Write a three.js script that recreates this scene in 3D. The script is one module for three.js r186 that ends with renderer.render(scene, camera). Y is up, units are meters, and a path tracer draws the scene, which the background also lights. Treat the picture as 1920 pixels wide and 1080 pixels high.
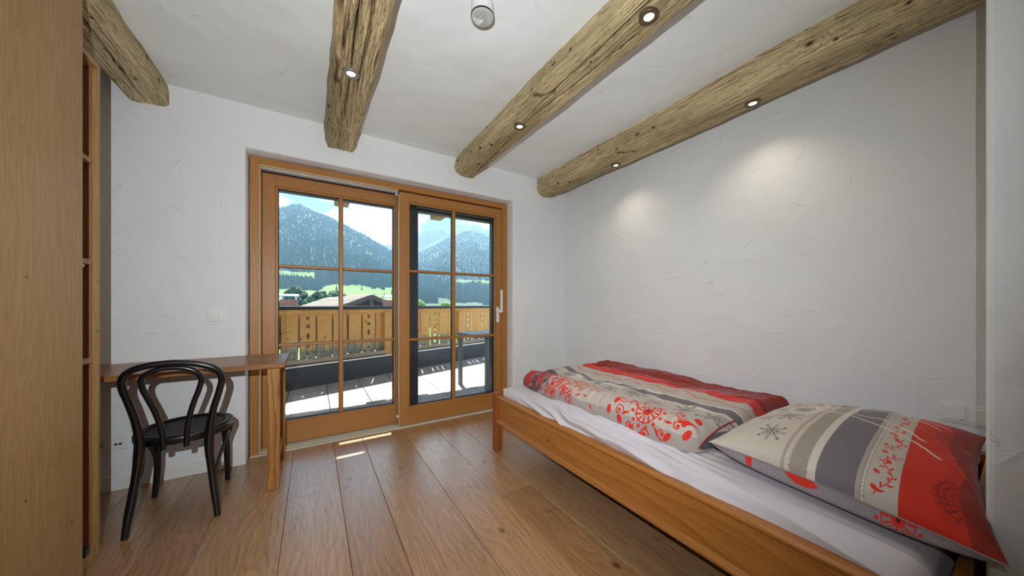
import * as THREE from 'three';
import { RectAreaLightUniformsLib } from 'three/addons/lights/RectAreaLightUniformsLib.js';
import { mergeGeometries } from 'three/addons/utils/BufferGeometryUtils.js';

// ---------------------------------------------------------------- camera, sky, sun, exposure
const scene = new THREE.Scene();
const renderer = new THREE.WebGLRenderer({ antialias: true });
renderer.toneMapping = THREE.LinearToneMapping;
renderer.toneMappingExposure = 1.16;
renderer.shadowMap.enabled = true;
RectAreaLightUniformsLib.init();

const camera = new THREE.PerspectiveCamera(2 * Math.atan(540 / 602) * 180 / Math.PI, 16 / 9, 0.02, 9000);
camera.position.set(0, 1.1, 0);
const YAW = 31.8 * Math.PI / 180;
camera.lookAt(Math.sin(YAW), 1.1, -Math.cos(YAW));
camera.setViewOffset(1920, 1080, 0, -32, 1920, 1080);      // lens shifted up, verticals stay upright
scene.add(camera);

// noise helpers
function rng(seed) { let a = seed >>> 0; return () => { a = (a + 0x6D2B79F5) | 0; let t = Math.imul(a ^ (a >>> 15), 1 | a); t = (t + Math.imul(t ^ (t >>> 7), 61 | t)) ^ t; return ((t ^ (t >>> 14)) >>> 0) / 4294967296; }; }
const LAT = new Float32Array(65536); { const r = rng(7); for (let i = 0; i < 65536; i++) LAT[i] = r(); }
const lat = (x, y, s) => LAT[(Math.imul(x, 7919) ^ Math.imul(y, 104729) ^ Math.imul(s, 15731)) & 65535];
function vn(x, y, s = 0, px = 0, py = 0) {
  let ix = Math.floor(x), iy = Math.floor(y); const fx = x - ix, fy = y - iy;
  let jx = ix + 1, jy = iy + 1;
  if (px) { ix = ((ix % px) + px) % px; jx = ((jx % px) + px) % px; }
  if (py) { iy = ((iy % py) + py) % py; jy = ((jy % py) + py) % py; }
  const sx = fx * fx * (3 - 2 * fx), sy = fy * fy * (3 - 2 * fy);
  const a = lat(ix, iy, s), b = lat(jx, iy, s), c = lat(ix, jy, s), d = lat(jx, jy, s);
  return a + (b - a) * sx + (c - a) * sy + (a - b - c + d) * sx * sy;
}
function fbm(x, y, o, s = 0, px = 0, py = 0) { let v = 0, a = 0.5, t = 0; for (let i = 0; i < o; i++) { v += a * vn(x, y, s + i * 17, px, py); t += a; x *= 2; y *= 2; px *= 2; py *= 2; a *= 0.5; } return v / t; }
const clamp = (x, a = 0, b = 1) => Math.min(b, Math.max(a, x));
const sst = (a, b, x) => { const t = clamp((x - a) / (b - a)); return t * t * (3 - 2 * t); };
const mix = (a, b, t) => a + (b - a) * t;
const hex = (h) => [(h >> 16) & 255, (h >> 8) & 255, h & 255];

// sky: blue air with fair-weather cumulus, the same kind all round
{
  const W = 2048, H = 1024, d = new Float32Array(W * H * 4);
  for (let j = 0; j < H; j++) {
    const el = ((j + 0.5) / H - 0.5) * Math.PI, y = Math.sin(el), k = clamp(y);
    const blue = [mix(0.26, 0.10, Math.pow(k, 0.6)), mix(0.56, 0.30, Math.pow(k, 0.6)), mix(0.72, 0.60, Math.pow(k, 0.6))];
    for (let i = 0; i < W; i++) {
      const u = i / W, o = (j * W + i) * 4;
      const n = fbm(u * 26, el * 9.5, 6, 3, 26, 0) * 0.72 + fbm(u * 64, el * 24, 4, 11, 64, 0) * 0.28;
      const cover = 0.495 + 0.10 * sst(0.2, 0.9, k) - 0.10 * (1 - sst(0.12, 0.25, k));
      const a = y > -0.02 ? sst(cover - 0.012, cover + 0.045, n) : 0;
      const shade = 0.90 + 0.20 * sst(cover, cover + 0.25, n) ;
      for (let c = 0; c < 3; c++) d[o + c] = mix(blue[c], [0.96, 0.98, 1.0][c] * shade, a);
      d[o + 3] = 1;
    }
  }
  const t = new THREE.DataTexture(d, W, H, THREE.RGBAFormat, THREE.FloatType);
  t.mapping = THREE.EquirectangularReflectionMapping; t.magFilter = t.minFilter = THREE.LinearFilter; t.wrapS = THREE.RepeatWrapping; t.needsUpdate = true;
  scene.background = t; scene.environment = t;
  scene.backgroundIntensity = 2.1; scene.environmentIntensity = 2.1;
}
const SUNDIR = new THREE.Vector3(0.124, 0.819, -0.560).normalize();
{
  const sun = new THREE.DirectionalLight(new THREE.Color().setRGB(1, 0.95, 0.86), 18);
  sun.name = 'sun'; sun.target.position.set(0, 0, -4); sun.position.copy(SUNDIR).multiplyScalar(60).add(sun.target.position);
  sun.castShadow = true; sun.shadow.mapSize.set(4096, 4096);
  Object.assign(sun.shadow.camera, { left: -25, right: 25, top: 25, bottom: -25, near: 1, far: 140 });
  scene.add(sun, sun.target);
}
scene.fog = new THREE.FogExp2(new THREE.Color().setRGB(0.40, 0.71, 1.0), 0.0002);

// ---------------------------------------------------------------- builders
const taken = {};
function uniq(name) { taken[name] = (taken[name] ?? -1) + 1; return taken[name] ? name + '_' + String(taken[name]).padStart(3, '0') : name; }
const ORG = new WeakMap();
const org = (p) => ORG.get(p) ?? [0, 0, 0];
function thing(name, label, category, pos = [0, 0, 0], group, kind) {
  const g = new THREE.Group(); g.name = uniq(name); g.position.set(...pos); ORG.set(g, pos);
  if (label) g.userData.label = label; if (category) g.userData.category = category; if (group) g.userData.group = group; if (kind) g.userData.kind = kind;
  scene.add(g); return g;
}
function part(parent, name, label) { const g = new THREE.Group(); g.name = name; ORG.set(g, org(parent)); if (label) g.userData.label = label; parent.add(g); return g; }
// geometry given in world metres, stored relative to the parent's base
function put(parent, name, geo, mat, label) {
  const [x, y, z] = org(parent); if (x || y || z) geo.translate(-x, -y, -z);
  const m = new THREE.Mesh(geo, mat); m.name = parent === scene ? uniq(name) : name; m.castShadow = m.receiveShadow = true; if (label) m.userData.label = label;
  ORG.set(m, [x, y, z]); parent.add(m); return m;
}
let boardNo = 0;
function chamfer(x0, x1, y0, y1, z0, z1, axis = 'y', c = 0.002, off) {
  boardNo++; const ou = off ?? (boardNo * 0.6180339) % 1 * 3, ov = off ?? (boardNo * 0.7548776) % 1 * 3;
  const lo = [x0, y0, z0], hi = [x1, y1, z1]; c = Math.min(c, (x1 - x0) / 3, (y1 - y0) / 3, (z1 - z0) / 3);
  const pos = [], nor = [], uv = [], ga = 'xyz'.indexOf(axis), oth = [0, 1, 2].filter((k) => k !== ga);
  const P = (s, a) => [0, 1, 2].map((k) => (s[k] > 0 ? hi[k] - (k === a ? 0 : c) : lo[k] + (k === a ? 0 : c)));
  const emit = (vs, n) => {
    const l = Math.hypot(...n); n = n.map((q) => q / l);
    const ab = [vs[1][0] - vs[0][0], vs[1][1] - vs[0][1], vs[1][2] - vs[0][2]], ac = [vs[2][0] - vs[0][0], vs[2][1] - vs[0][1], vs[2][2] - vs[0][2]];
    const cr = [ab[1] * ac[2] - ab[2] * ac[1], ab[2] * ac[0] - ab[0] * ac[2], ab[0] * ac[1] - ab[1] * ac[0]];
    if (cr[0] * n[0] + cr[1] * n[1] + cr[2] * n[2] < 0) vs = vs.slice().reverse();
    const m = [0, 1, 2].reduce((a, b) => (Math.abs(n[a]) >= Math.abs(n[b]) ? a : b)), tri = vs.length === 4 ? [0, 1, 2, 0, 2, 3] : [0, 1, 2];
    for (const k of tri) {
      const p = vs[k]; pos.push(...p); nor.push(...n);
      if (m === ga) uv.push(p[oth[0]] * 0.3 + ou, p[oth[1]] + ov); else uv.push(p[ga] + ou, p[oth.find((q) => q !== m)] + ov);
    }
  };
  for (let a = 0; a < 3; a++) for (const d of [-1, 1]) {
    const [b, e] = [0, 1, 2].filter((k) => k !== a), n = [0, 0, 0]; n[a] = d;
    const S = (sb, se) => { const s = [0, 0, 0]; s[a] = d; s[b] = sb; s[e] = se; return P(s, a); };
    emit([S(-1, -1), S(1, -1), S(1, 1), S(-1, 1)], n);
  }
  for (let a = 0; a < 3; a++) { // edges along a
    const [b, e] = [0, 1, 2].filter((k) => k !== a);
    for (const sb of [-1, 1]) for (const se of [-1, 1]) {
      const V = (sa, f) => { const s = [0, 0, 0]; s[a] = sa; s[b] = sb; s[e] = se; return P(s, f); }, n = [0, 0, 0]; n[b] = sb; n[e] = se;
      emit([V(-1, b), V(1, b), V(1, e), V(-1, e)], n);
    }
  }
  for (const s0 of [-1, 1]) for (const s1 of [-1, 1]) for (const s2 of [-1, 1]) { const s = [s0, s1, s2]; emit([P(s, 0), P(s, 1), P(s, 2)], s); }
  const g = new THREE.BufferGeometry();
  g.setAttribute('position', new THREE.Float32BufferAttribute(pos, 3)); g.setAttribute('normal', new THREE.Float32BufferAttribute(nor, 3)); g.setAttribute('uv', new THREE.Float32BufferAttribute(uv, 2));
  return g;
}
const board = (parent, name, mat, x0, x1, y0, y1, z0, z1, axis, c, label) => put(parent, name, chamfer(x0, x1, y0, y1, z0, z1, axis, c), mat, label);
// surface from a grid function f(i/nu, j/nv) -> [x, y, z, u, v]
function gridGeo(nu, nv, f, closed = false, flip = false) {
  const pos = new Float32Array((nu + 1) * (nv + 1) * 3), uv = new Float32Array((nu + 1) * (nv + 1) * 2), idx = [];
  let k = 0;
  for (let j = 0; j <= nv; j++) for (let i = 0; i <= nu; i++, k++) { const p = f(i / nu, j / nv); pos[k * 3] = p[0]; pos[k * 3 + 1] = p[1]; pos[k * 3 + 2] = p[2]; uv[k * 2] = p[3] ?? i / nu; uv[k * 2 + 1] = p[4] ?? j / nv; }
  for (let j = 0; j < nv; j++) for (let i = 0; i < nu; i++) { const a = j * (nu + 1) + i, b = a + 1, c = a + nu + 1, d = c + 1; if (flip) idx.push(a, c, b, b, c, d); else idx.push(a, b, c, b, d, c); }
  const g = new THREE.BufferGeometry(); g.setAttribute('position', new THREE.BufferAttribute(pos, 3)); g.setAttribute('uv', new THREE.BufferAttribute(uv, 2)); g.setIndex(idx); g.computeVertexNormals(); return g;
}
function sweep(pts, rad, n = 80, m = 14, caps = true) {
  const curve = new THREE.CatmullRomCurve3(pts.map((p) => new THREE.Vector3(...p)), false, 'centripetal'), fr = curve.computeFrenetFrames(n, false), P = [], U = [], I = [];
  const at = (i, r, k) => { const c = curve.getPointAt(i / n), a = (k / m) * Math.PI * 2, q = c.clone().addScaledVector(fr.normals[i], Math.cos(a) * r).addScaledVector(fr.binormals[i], Math.sin(a) * r); P.push(q.x, q.y, q.z); U.push(k / m, i / n); };
  for (let i = 0; i <= n; i++) for (let k = 0; k <= m; k++) at(i, typeof rad === 'function' ? rad(i / n) : rad, k);
  for (let i = 0; i < n; i++) for (let k = 0; k < m; k++) { const a = i * (m + 1) + k, b = a + 1, c = a + m + 1, d = c + 1; I.push(a, c, b, b, c, d); }
  if (caps) for (const i of [0, n]) { const b0 = P.length / 3, c = curve.getPointAt(i / n); P.push(c.x, c.y, c.z); U.push(0, 0); for (let k = 0; k <= m; k++) { const s = i * (m + 1) + k; P.push(P[s * 3], P[s * 3 + 1], P[s * 3 + 2]); U.push(0, 0); } for (let k = 0; k < m; k++) i ? I.push(b0, b0 + 1 + k, b0 + 2 + k) : I.push(b0, b0 + 2 + k, b0 + 1 + k); }
  const g = new THREE.BufferGeometry(); g.setAttribute('position', new THREE.Float32BufferAttribute(P, 3)); g.setAttribute('uv', new THREE.Float32BufferAttribute(U, 2)); g.setIndex(I); g.computeVertexNormals(); return g;
}
const flat = (g) => { const h = g.index ? g.toNonIndexed() : g; h.computeVertexNormals(); return h; };

// ---------------------------------------------------------------- procedural textures
function dataTex(w, h, data, srgb, ru = 1, rv = 1) {
  const t = new THREE.DataTexture(data, w, h, THREE.RGBAFormat); t.wrapS = t.wrapT = THREE.RepeatWrapping; t.magFilter = THREE.LinearFilter; t.minFilter = THREE.LinearMipmapLinearFilter; t.generateMipmaps = true;
  if (srgb) t.colorSpace = THREE.SRGBColorSpace; t.repeat.set(ru, rv); t.needsUpdate = true; return t;
}
// wood: u runs along the grain. lu, lv: metres that one tile covers
function wood(o) {
  const { w = 1024, h = 512, lu = 2, lv = 0.6, light, dark, seed = 1, rings = 16, wave = 1.2, contrast = 0.6, fine = 0.25, knots = 4, knotSize = 0.03, tone = 0.25, cracks = 0, sharp = 2, cathedral = 0.6, knotDark = 1, grey = null, greyAmt = 0 } = o;
  const L = hex(light), D = hex(dark), G = grey ? hex(grey) : L, col = new Uint8Array(w * h * 4), bmp = new Uint8Array(w * h * 4), r = rng(seed * 977);
  const K = []; for (let i = 0; i < knots; i++) K.push([r(), r(), knotSize * (0.5 + r())]);
  for (let j = 0; j < h; j++) for (let i = 0; i < w; i++) {
    const u = i / w, v = j / h; let warp = (fbm(u * 3, v * 4, 3, seed, 3, 4) - 0.5) * wave + (fbm(u * 12, v * 10, 2, seed + 5, 12, 10) - 0.5) * 0.12 * wave, kn = 0, kr = 0;
    for (const [ku, kv, ks] of K) {
      let du = u - ku, dv = v - kv; du -= Math.round(du); dv -= Math.round(dv); const x = du * lu, y = dv * lv, d2 = (x * x) / 9 + y * y, e = Math.exp(-d2 / (ks * ks * 3));
      warp += Math.sign(y || 1) * e * 0.35 * cathedral; const d = Math.sqrt(x * x / 2.2 + y * y) / ks; if (d < 1.6) { kn = Math.max(kn, (1 - sst(0.35, 0.75, d + (vn(u * 300, v * 120, seed + 77) - 0.5) * 0.7 * (1 - knotDark * 0.5))) * knotDark); kr = Math.max(kr, (1 - sst(0.7, 1.6, d))); }
    }
    const ring = Math.round(rings) * v + warp * rings * 0.16, s = ring - Math.floor(ring);
    let g = Math.pow(s, sharp) * (0.55 + 0.45 * vn(u * 40, v * rings * 2, seed + 3, 40, Math.round(rings) * 2));
    const f = vn(u * 26, v * 220, seed + 9, 26, 220) * 0.6 + vn(u * 60, v * 420, seed + 13, 60, 420) * 0.4;
    const pore = vn(u * 90, v * 300, seed + 21, 90, 300); const t = (fbm(u * 2, v * 3, 3, seed + 30, 2, 3) - 0.5) * tone * 2;
    let m = clamp(contrast * g + fine * (f - 0.5) * 2 * 0.6 + (pore > 0.86 ? fine * 0.5 : 0) + t * 0.5 + 0.12);
    m = Math.max(m, kr * 0.55); m = clamp(m + kn * 0.6, 0, 1.25);
    let ck = 0; if (cracks) { const c = Math.abs(vn(u * 5, v * 26, seed + 41, 5, 26) - 0.5), c2 = vn(u * 7, v * 5, seed + 44, 7, 5); ck = (1 - sst(0.0, 0.035, c)) * sst(0.55, 0.75, c2) * cracks; m += ck * 0.7; }
    const gm = greyAmt ? greyAmt * sst(0.35, 0.7, fbm(u * 4, v * 6, 4, seed + 50, 4, 6)) : 0;
    const o4 = (j * w + i) * 4; for (let c = 0; c < 3; c++) col[o4 + c] = clamp(mix(mix(L[c], G[c], gm), D[c], m) * (1 - kn * 0.35), 0, 255);
    col[o4 + 3] = 255; const b = clamp(0.75 - 0.35 * g - 0.35 * (pore > 0.8 ? 0.6 : 0) * fine * 2 - 0.2 * (f - 0.5) - ck * 0.6) * 255; bmp[o4] = bmp[o4 + 1] = bmp[o4 + 2] = b; bmp[o4 + 3] = 255;
  }
  return { map: dataTex(w, h, col, true, 1 / lu, 1 / lv), bump: dataTex(w, h, bmp, false, 1 / lu, 1 / lv) };
}
function woodMat(o) { const t = wood(o); return new THREE.MeshPhysicalMaterial({ map: t.map, bumpMap: t.bump, bumpScale: o.bump ?? 0.0006, roughness: o.rough ?? 0.55, clearcoat: o.coat ?? 0, clearcoatRoughness: o.coatRough ?? 0.3 }); }
const std = (c, r = 0.5, m = 0, more = {}) => new THREE.MeshPhysicalMaterial({ color: c, roughness: r, metalness: m, ...more });

const M = {};
M.floor = []; {
  const base = woodMat({ w: 2048, h: 1024, lu: 2.6, lv: 1.1, light: 0xb78f64, dark: 0x5d4128, seed: 4, rings: 46, wave: 1.5, contrast: 0.32, fine: 0.42, knotDark: 0.45, knots: 14, knotSize: 0.012, tone: 0.3, cathedral: 2.4, sharp: 3.2, cracks: 0.3, bump: 0.0005, rough: 0.36 });
  base.roughness = 0.36; base.ior = 1.7; base.clearcoat = 1; base.clearcoatRoughness = 0.33; M.floor.push(base);
  for (const c of [0xf4ece0, 0xe9ddcc, 0xfff8ee]) { const k = base.clone(); k.color.set(c); M.floor.push(k); }
}
M.larch = woodMat({ lu: 2.2, lv: 0.5, light: 0xb57c3f, dark: 0x885622, seed: 11, rings: 34, wave: 0.7, contrast: 0.45, fine: 0.22, knots: 0, tone: 0.25, rough: 0.42 });
M.wardrobe = woodMat({ lu: 2.6, lv: 0.5, light: 0xac8757, dark: 0x7c5a30, seed: 21, rings: 26, wave: 2.6, contrast: 0.24, fine: 0.5, knots: 9, knotSize: 0.005, tone: 0.2, cathedral: 2, rough: 0.5 });
M.cabinetInside = woodMat({ lu: 2.2, lv: 0.5, light: 0xa06a38, dark: 0x6e421d, seed: 22, rings: 14, wave: 0.8, contrast: 0.4, fine: 0.4, knots: 0, rough: 0.55 });
M.deskTop = woodMat({ lu: 1.6, lv: 0.6, light: 0x9a6a42, dark: 0x5f3a20, seed: 31, rings: 18, wave: 1.1, contrast: 0.45, fine: 0.3, knots: 3, knotSize: 0.01, tone: 0.3, rough: 0.32 });
M.deskLeg = woodMat({ lu: 1.3, lv: 0.3, light: 0xb5813f, dark: 0x6d3d14, seed: 33, rings: 9, wave: 1.6, contrast: 0.8, fine: 0.4, knots: 6, knotSize: 0.008, tone: 0.4, cathedral: 2, rough: 0.5, bump: 0.0012 });
M.bed = woodMat({ lu: 2.4, lv: 0.7, light: 0xb47634, dark: 0x7a4314, seed: 41, rings: 12, wave: 1.4, contrast: 0.35, fine: 0.3, knots: 5, knotSize: 0.008, tone: 0.35, cathedral: 1.6, rough: 0.38 });
M.bedPost = woodMat({ lu: 1.2, lv: 0.4, light: 0x9c5620, dark: 0x6a320e, seed: 42, rings: 12, wave: 0.8, contrast: 0.35, fine: 0.25, knots: 0, tone: 0.3, rough: 0.4 });
M.beam = woodMat({ w: 2048, h: 512, lu: 2.4, lv: 0.75, light: 0xd6c296, dark: 0x574023, seed: 51, rings: 44, wave: 1.6, contrast: 0.50, fine: 0.75, knots: 26, knotSize: 0.010, tone: 0.6, cathedral: 1.8, cracks: 1.0, sharp: 3, grey: 0xa8996f, greyAmt: 0.7, rough: 0.8, bump: 0.006 });
M.railWood = woodMat({ lu: 1.2, lv: 0.9, light: 0xd9a55f, dark: 0x9a6428, seed: 61, rings: 16, wave: 1.4, contrast: 0.4, fine: 0.25, knots: 16, knotSize: 0.011, tone: 0.4, rough: 0.75 });
M.weathered = woodMat({ lu: 1.4, lv: 0.5, light: 0xa59c86, dark: 0x5f5644, seed: 62, rings: 18, wave: 1.2, contrast: 0.4, fine: 0.5, knots: 5, knotSize: 0.01, tone: 0.6, rough: 0.9, bump: 0.002 });
M.rafter = woodMat({ lu: 1.6, lv: 0.5, light: 0xbd8448, dark: 0x77481f, seed: 63, rings: 16, wave: 1.2, contrast: 0.5, fine: 0.3, knots: 5, knotSize: 0.012, rough: 0.8 });
M.darkWood = woodMat({ lu: 2, lv: 0.5, light: 0x5a4538, dark: 0x3a2a20, seed: 64, rings: 14, contrast: 0.4, rough: 0.8 });
// plaster relief: trowelled lime plaster with drag marks
function plaster(seed, strokes) {
  const N = 1024, h = new Float32Array(N * N), r = rng(seed), span = 2.6, px = N / span;
  for (let j = 0; j < N; j++) for (let i = 0; i < N; i++) h[j * N + i] = fbm(i / N * 5, j / N * 5, 4, seed, 5, 5) * 0.85 + fbm(i / N * 60, j / N * 60, 2, seed + 9, 60, 60) * 0.025;
  for (let s = 0; s < strokes; s++) {
    const len = (0.03 + r() * r() * 0.22) * px, a = (r() - 0.5) * 1.4 + (r() < 0.25 ? 1.2 : 0), cv = (r() - 0.5) * 0.02, amp = 0.08 + r() * 0.2, wd = (0.003 + r() * 0.006) * px; let x = r() * N, y = r() * N, an = a;
    for (let q = 0; q < len; q++) {
      x += Math.cos(an); y += Math.sin(an); an += cv * 0.4; const k = Math.sin(Math.PI * q / len), R = Math.ceil(wd * 2);
      for (let d = -R; d <= R; d++) { const xx = ((Math.round(x - Math.sin(an) * d) % N) + N) % N, yy = ((Math.round(y + Math.cos(an) * d) % N) + N) % N, e = d / wd; h[yy * N + xx] += amp * k * Math.exp(-e * e) * (d < 0 ? 0.35 : 0.12); }
    }
  }
  let lo = 9, hi = -9; for (const q of h) { lo = Math.min(lo, q); hi = Math.max(hi, q); }
  const b = new Uint8Array(N * N * 4); for (let i = 0; i < N * N; i++) { const q = (h[i] - lo) / (hi - lo) * 255; b[i * 4] = b[i * 4 + 1] = b[i * 4 + 2] = q; b[i * 4 + 3] = 255; }
  return dataTex(N, N, b, false, 1 / span, 1 / span);
}
M.wall = std(0xe5e6e6, 0.85, 0, { bumpMap: plaster(5, 190), bumpScale: 0.030 });
M.ceiling = std(0xe9ecea, 0.88, 0, { bumpMap: plaster(8, 70), bumpScale: 0.024 });
M.white = std(0xe8e6e2, 0.35); M.skirting = std(0xe4e3e0, 0.6);
M.cream = std(0xcfc9b6, 0.5); M.alu = std(0xc9cdd0, 0.35, 0.6); M.anthracite = std(0x2c3036, 0.4, 0.3); M.seal = std(0x101113, 0.6);
M.black = std(0x0b0b0c, 0.3, 0, { clearcoat: 0.35, clearcoatRoughness: 0.25 });
M.blackSeat = std(0x131314, 0.42);
M.glass = new THREE.MeshPhysicalMaterial({ color: 0xffffff, roughness: 0.0, transmission: 1, thickness: 0, ior: 1.45 });

// ---------------------------------------------------------------- the room shell
const WZ = -2.86, WX = 2.49, CY = 2.49, LX = -1.45, RZ = 1.6, FZ = -2.97;
function wallGeo(shape, depth) { const g = new THREE.ExtrudeGeometry(shape, { depth, bevelEnabled: true, bevelThickness: 0.012, bevelSize: 0.012, bevelOffset: -0.012, bevelSegments: 3, curveSegments: 4 }); return g; }
function structure(name, geo, mat) { const m = put(scene, name, geo, mat); m.name = name; m.userData.kind = 'structure'; return m; }
{ // door wall, with the opening for the sliding door
  const s = new THREE.Shape(); s.moveTo(LX - 0.3, -0.3); s.lineTo(-0.396, -0.3); s.lineTo(-0.396, 2.192); s.lineTo(1.785, 2.192); s.lineTo(1.785, -0.3); s.lineTo(WX + 0.3, -0.3); s.lineTo(WX + 0.3, 3.3); s.lineTo(LX - 0.3, 3.3); s.closePath();
  const g = wallGeo(s, 0.30); g.translate(0, 0, WZ - 0.312); structure('wall_back', g, M.wall);
}
const slab = (x0, x1, y0, y1, z0, z1) => { const g = new THREE.BoxGeometry(x1 - x0, y1 - y0, z1 - z0); g.translate((x0 + x1) / 2, (y0 + y1) / 2, (z0 + z1) / 2); const p = g.attributes.position, n = g.attributes.normal, u = g.attributes.uv; for (let i = 0; i < p.count; i++) { const a = Math.abs(n.getX(i)) > 0.5 ? [p.getZ(i), p.getY(i)] : Math.abs(n.getY(i)) > 0.5 ? [p.getX(i), p.getZ(i)] : [p.getX(i), p.getY(i)]; u.setXY(i, a[0], a[1]); } return g; };
structure('wall_right', slab(WX, WX + 0.3, -0.2, CY + 0.2, WZ - 0.3, RZ + 0.3), M.wall);
structure('wall_left', slab(LX - 0.3, LX, -0.2, CY + 0.2, WZ - 0.3, RZ + 0.3), M.wall);
structure('wall_rear', slab(LX - 0.3, WX + 0.3, -0.2, CY + 0.2, RZ, RZ + 0.3), M.wall);
structure('ceiling', slab(LX - 0.3, WX + 0.3, CY, CY + 0.25, WZ - 0.3, RZ + 0.3), M.ceiling);
{ // short wall at the head of the bed, its corner uneven as hand plaster is
  const s = new THREE.Shape(); s.moveTo(1.40, -0.2); for (let k = 0; k <= 60; k++) { const y = -0.2 + (CY + 0.4) * k / 60; s.lineTo(1.40 + (fbm(y * 6, 2, 3, 77) - 0.5) * 0.02, y); } s.lineTo(WX + 0.2, CY + 0.2); s.lineTo(WX + 0.2, -0.2); s.closePath();
  const g = wallGeo(s, 0.33); g.translate(0, 0, -0.045); structure('wall_head', g, M.wall);
}
{ // skirting, set almost flush below the plaster
  const b = board(scene, 'baseboard_back', M.skirting, LX, -0.395, 0.0, 0.082, WZ, WZ + 0.006, 'x', 0.002); b.userData.kind = 'structure';
  const b2 = board(scene, 'baseboard_right', M.skirting, WX - 0.006, WX, 0.0, 0.082, WZ, -0.045, 'z', 0.002); b2.userData.kind = 'structure';
}
{ // oak floor, every plank a piece
  const f = new THREE.Group(); f.name = 'floor'; f.userData.kind = 'structure'; scene.add(f);
  put(f, 'subfloor', slab(LX - 0.2, WX + 0.2, -0.2, -0.016, -3.04, RZ + 0.2), std(0x1d140c, 0.9));
  const xs = [-1.495, -1.233, -0.917, -0.650, -0.440, -0.124, 0.138, 0.348, 0.665, 0.927, 1.137, 1.455, 1.717, 1.927, 2.245, 2.49], r = rng(12);
  const first = { 8: -2.19, 9: -1.62, 10: -2.42, 11: -1.1, 7: 0.3, 6: -1.0, 5: 0.1, 4: -0.4, 3: -1.2, 2: 0.4, 1: -1.0 };
  xs.slice(0, -1).forEach((x, i) => {
    let z = -2.952, e = first[i] ?? -2.4 + r() * 1.8, n = 0;
    while (z < RZ) {
      const z1 = Math.min(e, RZ); if (z1 - z > 0.05) board(f, 'plank', M.floor[(i * 3 + n * 2 + (r() * 2 | 0)) % 4], x + 0.0008, xs[i + 1] - 0.0008, -0.016, 0, z + 0.0005, z1 - 0.0005, 'z', 0.0018);
      z = z1; e = z + 1.9 + r() * 0.5; n++;
    }
  });
}

// ---------------------------------------------------------------- ceiling beams
function ceilingBeam(label, prof, z0, z1, seed, cracks, bottomSag = 0) {
  // prof: polygon from the ceiling on the left side, round the bottom, to the ceiling on the right; each [x, y]
  const g = thing('ceiling_beam', label, 'beam', [(prof[0][0] + prof[prof.length - 1][0]) / 2, CY - 0.16, (z0 + z1) / 2]);
  const seg = []; let tot = 0; for (let i = 1; i < prof.length; i++) { const l = Math.hypot(prof[i][0] - prof[i - 1][0], prof[i][1] - prof[i - 1][1]); seg.push(l); tot += l; }
  const N = 240, Mz = 460;
  const geo = gridGeo(N, Mz, (s, t) => {
    let d = s * tot, k = 0; while (k < seg.length - 1 && d > seg[k]) { d -= seg[k]; k++; } const q = clamp(d / seg[k]), a = prof[k], b = prof[k + 1];
    let x = mix(a[0], b[0], q), y = mix(a[1], b[1], q); const nx = (b[1] - a[1]) / seg[k], ny = -(b[0] - a[0]) / seg[k];   // outward
    const z = mix(z0, z1, t), arc = s * tot;
    const n = ((fbm(z * 1.3, arc * 5, 3, seed) - 0.5) * 0.028 + (fbm(z * 5, arc * 16, 3, seed + 4) - 0.5) * 0.012 + (fbm(z * 14, arc * 70, 2, seed + 8) - 0.5) * 0.0035);
    let dep = 0; for (const c of cracks) { const [za, zb, ca, cb, w, dp] = c; if (z < za || z > zb) continue; const f = (z - za) / (zb - za), xc = mix(ca, cb, f) + (fbm(z * 4, ca * 50, 3, seed + 20) - 0.5) * 0.022, ww = w * Math.pow(Math.sin(Math.PI * clamp(f * 0.94 + 0.03)), 0.6); if (y < CY - 0.05) dep = Math.max(dep, (1 - sst(ww * 0.35, ww * 0.75, Math.abs(x - xc))) * dp); }
    const o = n - dep;
    return [x + nx * o, y + ny * o, z, z + seed * 0.37, arc + seed * 0.21];
  });
  put(g, 'timber', geo, M.beam);
  return g;
}
const B1 = ceilingBeam('rough old timber ceiling beam running behind the tall wardrobe door', [[-0.99, 2.51], [-0.965, 2.37], [-0.93, 2.338], [-0.79, 2.345], [-0.772, 2.36], [-0.78, 2.51]], -2.9, RZ + 0.05, 3, [[-2.9, -1.2, -0.865, -0.845, 0.013, 0.03]]);
const B2 = ceilingBeam('rough timber ceiling beam with one spotlight and deep splits, above the desk side of the glass door', [[0.075, 2.51], [0.082, 2.36], [0.100, 2.318], [0.265, 2.322], [0.290, 2.36], [0.312, 2.51]], -2.9, RZ + 0.05, 9, [[-1.85, 0.9, 0.165, 0.150, 0.014, 0.035], [-2.05, -0.2, 0.212, 0.200, 0.011, 0.03], [-2.35, -1.9, 0.178, 0.172, 0.008, 0.02], [-2.9, -2.2, 0.165, 0.160, 0.005, 0.012]]);
const B3 = ceilingBeam('rough timber ceiling beam next to the glass ceiling lamp, with a long split', [[1.145, 2.51], [1.130, 2.395], [1.148, 2.362], [1.20, 2.335], [1.315, 2.335], [1.340, 2.36], [1.350, 2.51]], -2.9, RZ + 0.05, 15, [[-1.82, -0.88, 1.225, 1.262, 0.014, 0.05], [-2.75, -1.88, 1.290, 1.240, 0.010, 0.035], [-0.82, 0.6, 1.235, 1.225, 0.014, 0.05], [-1.7, -0.2, 1.192, 1.172, 0.007, 0.02]]);
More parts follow.
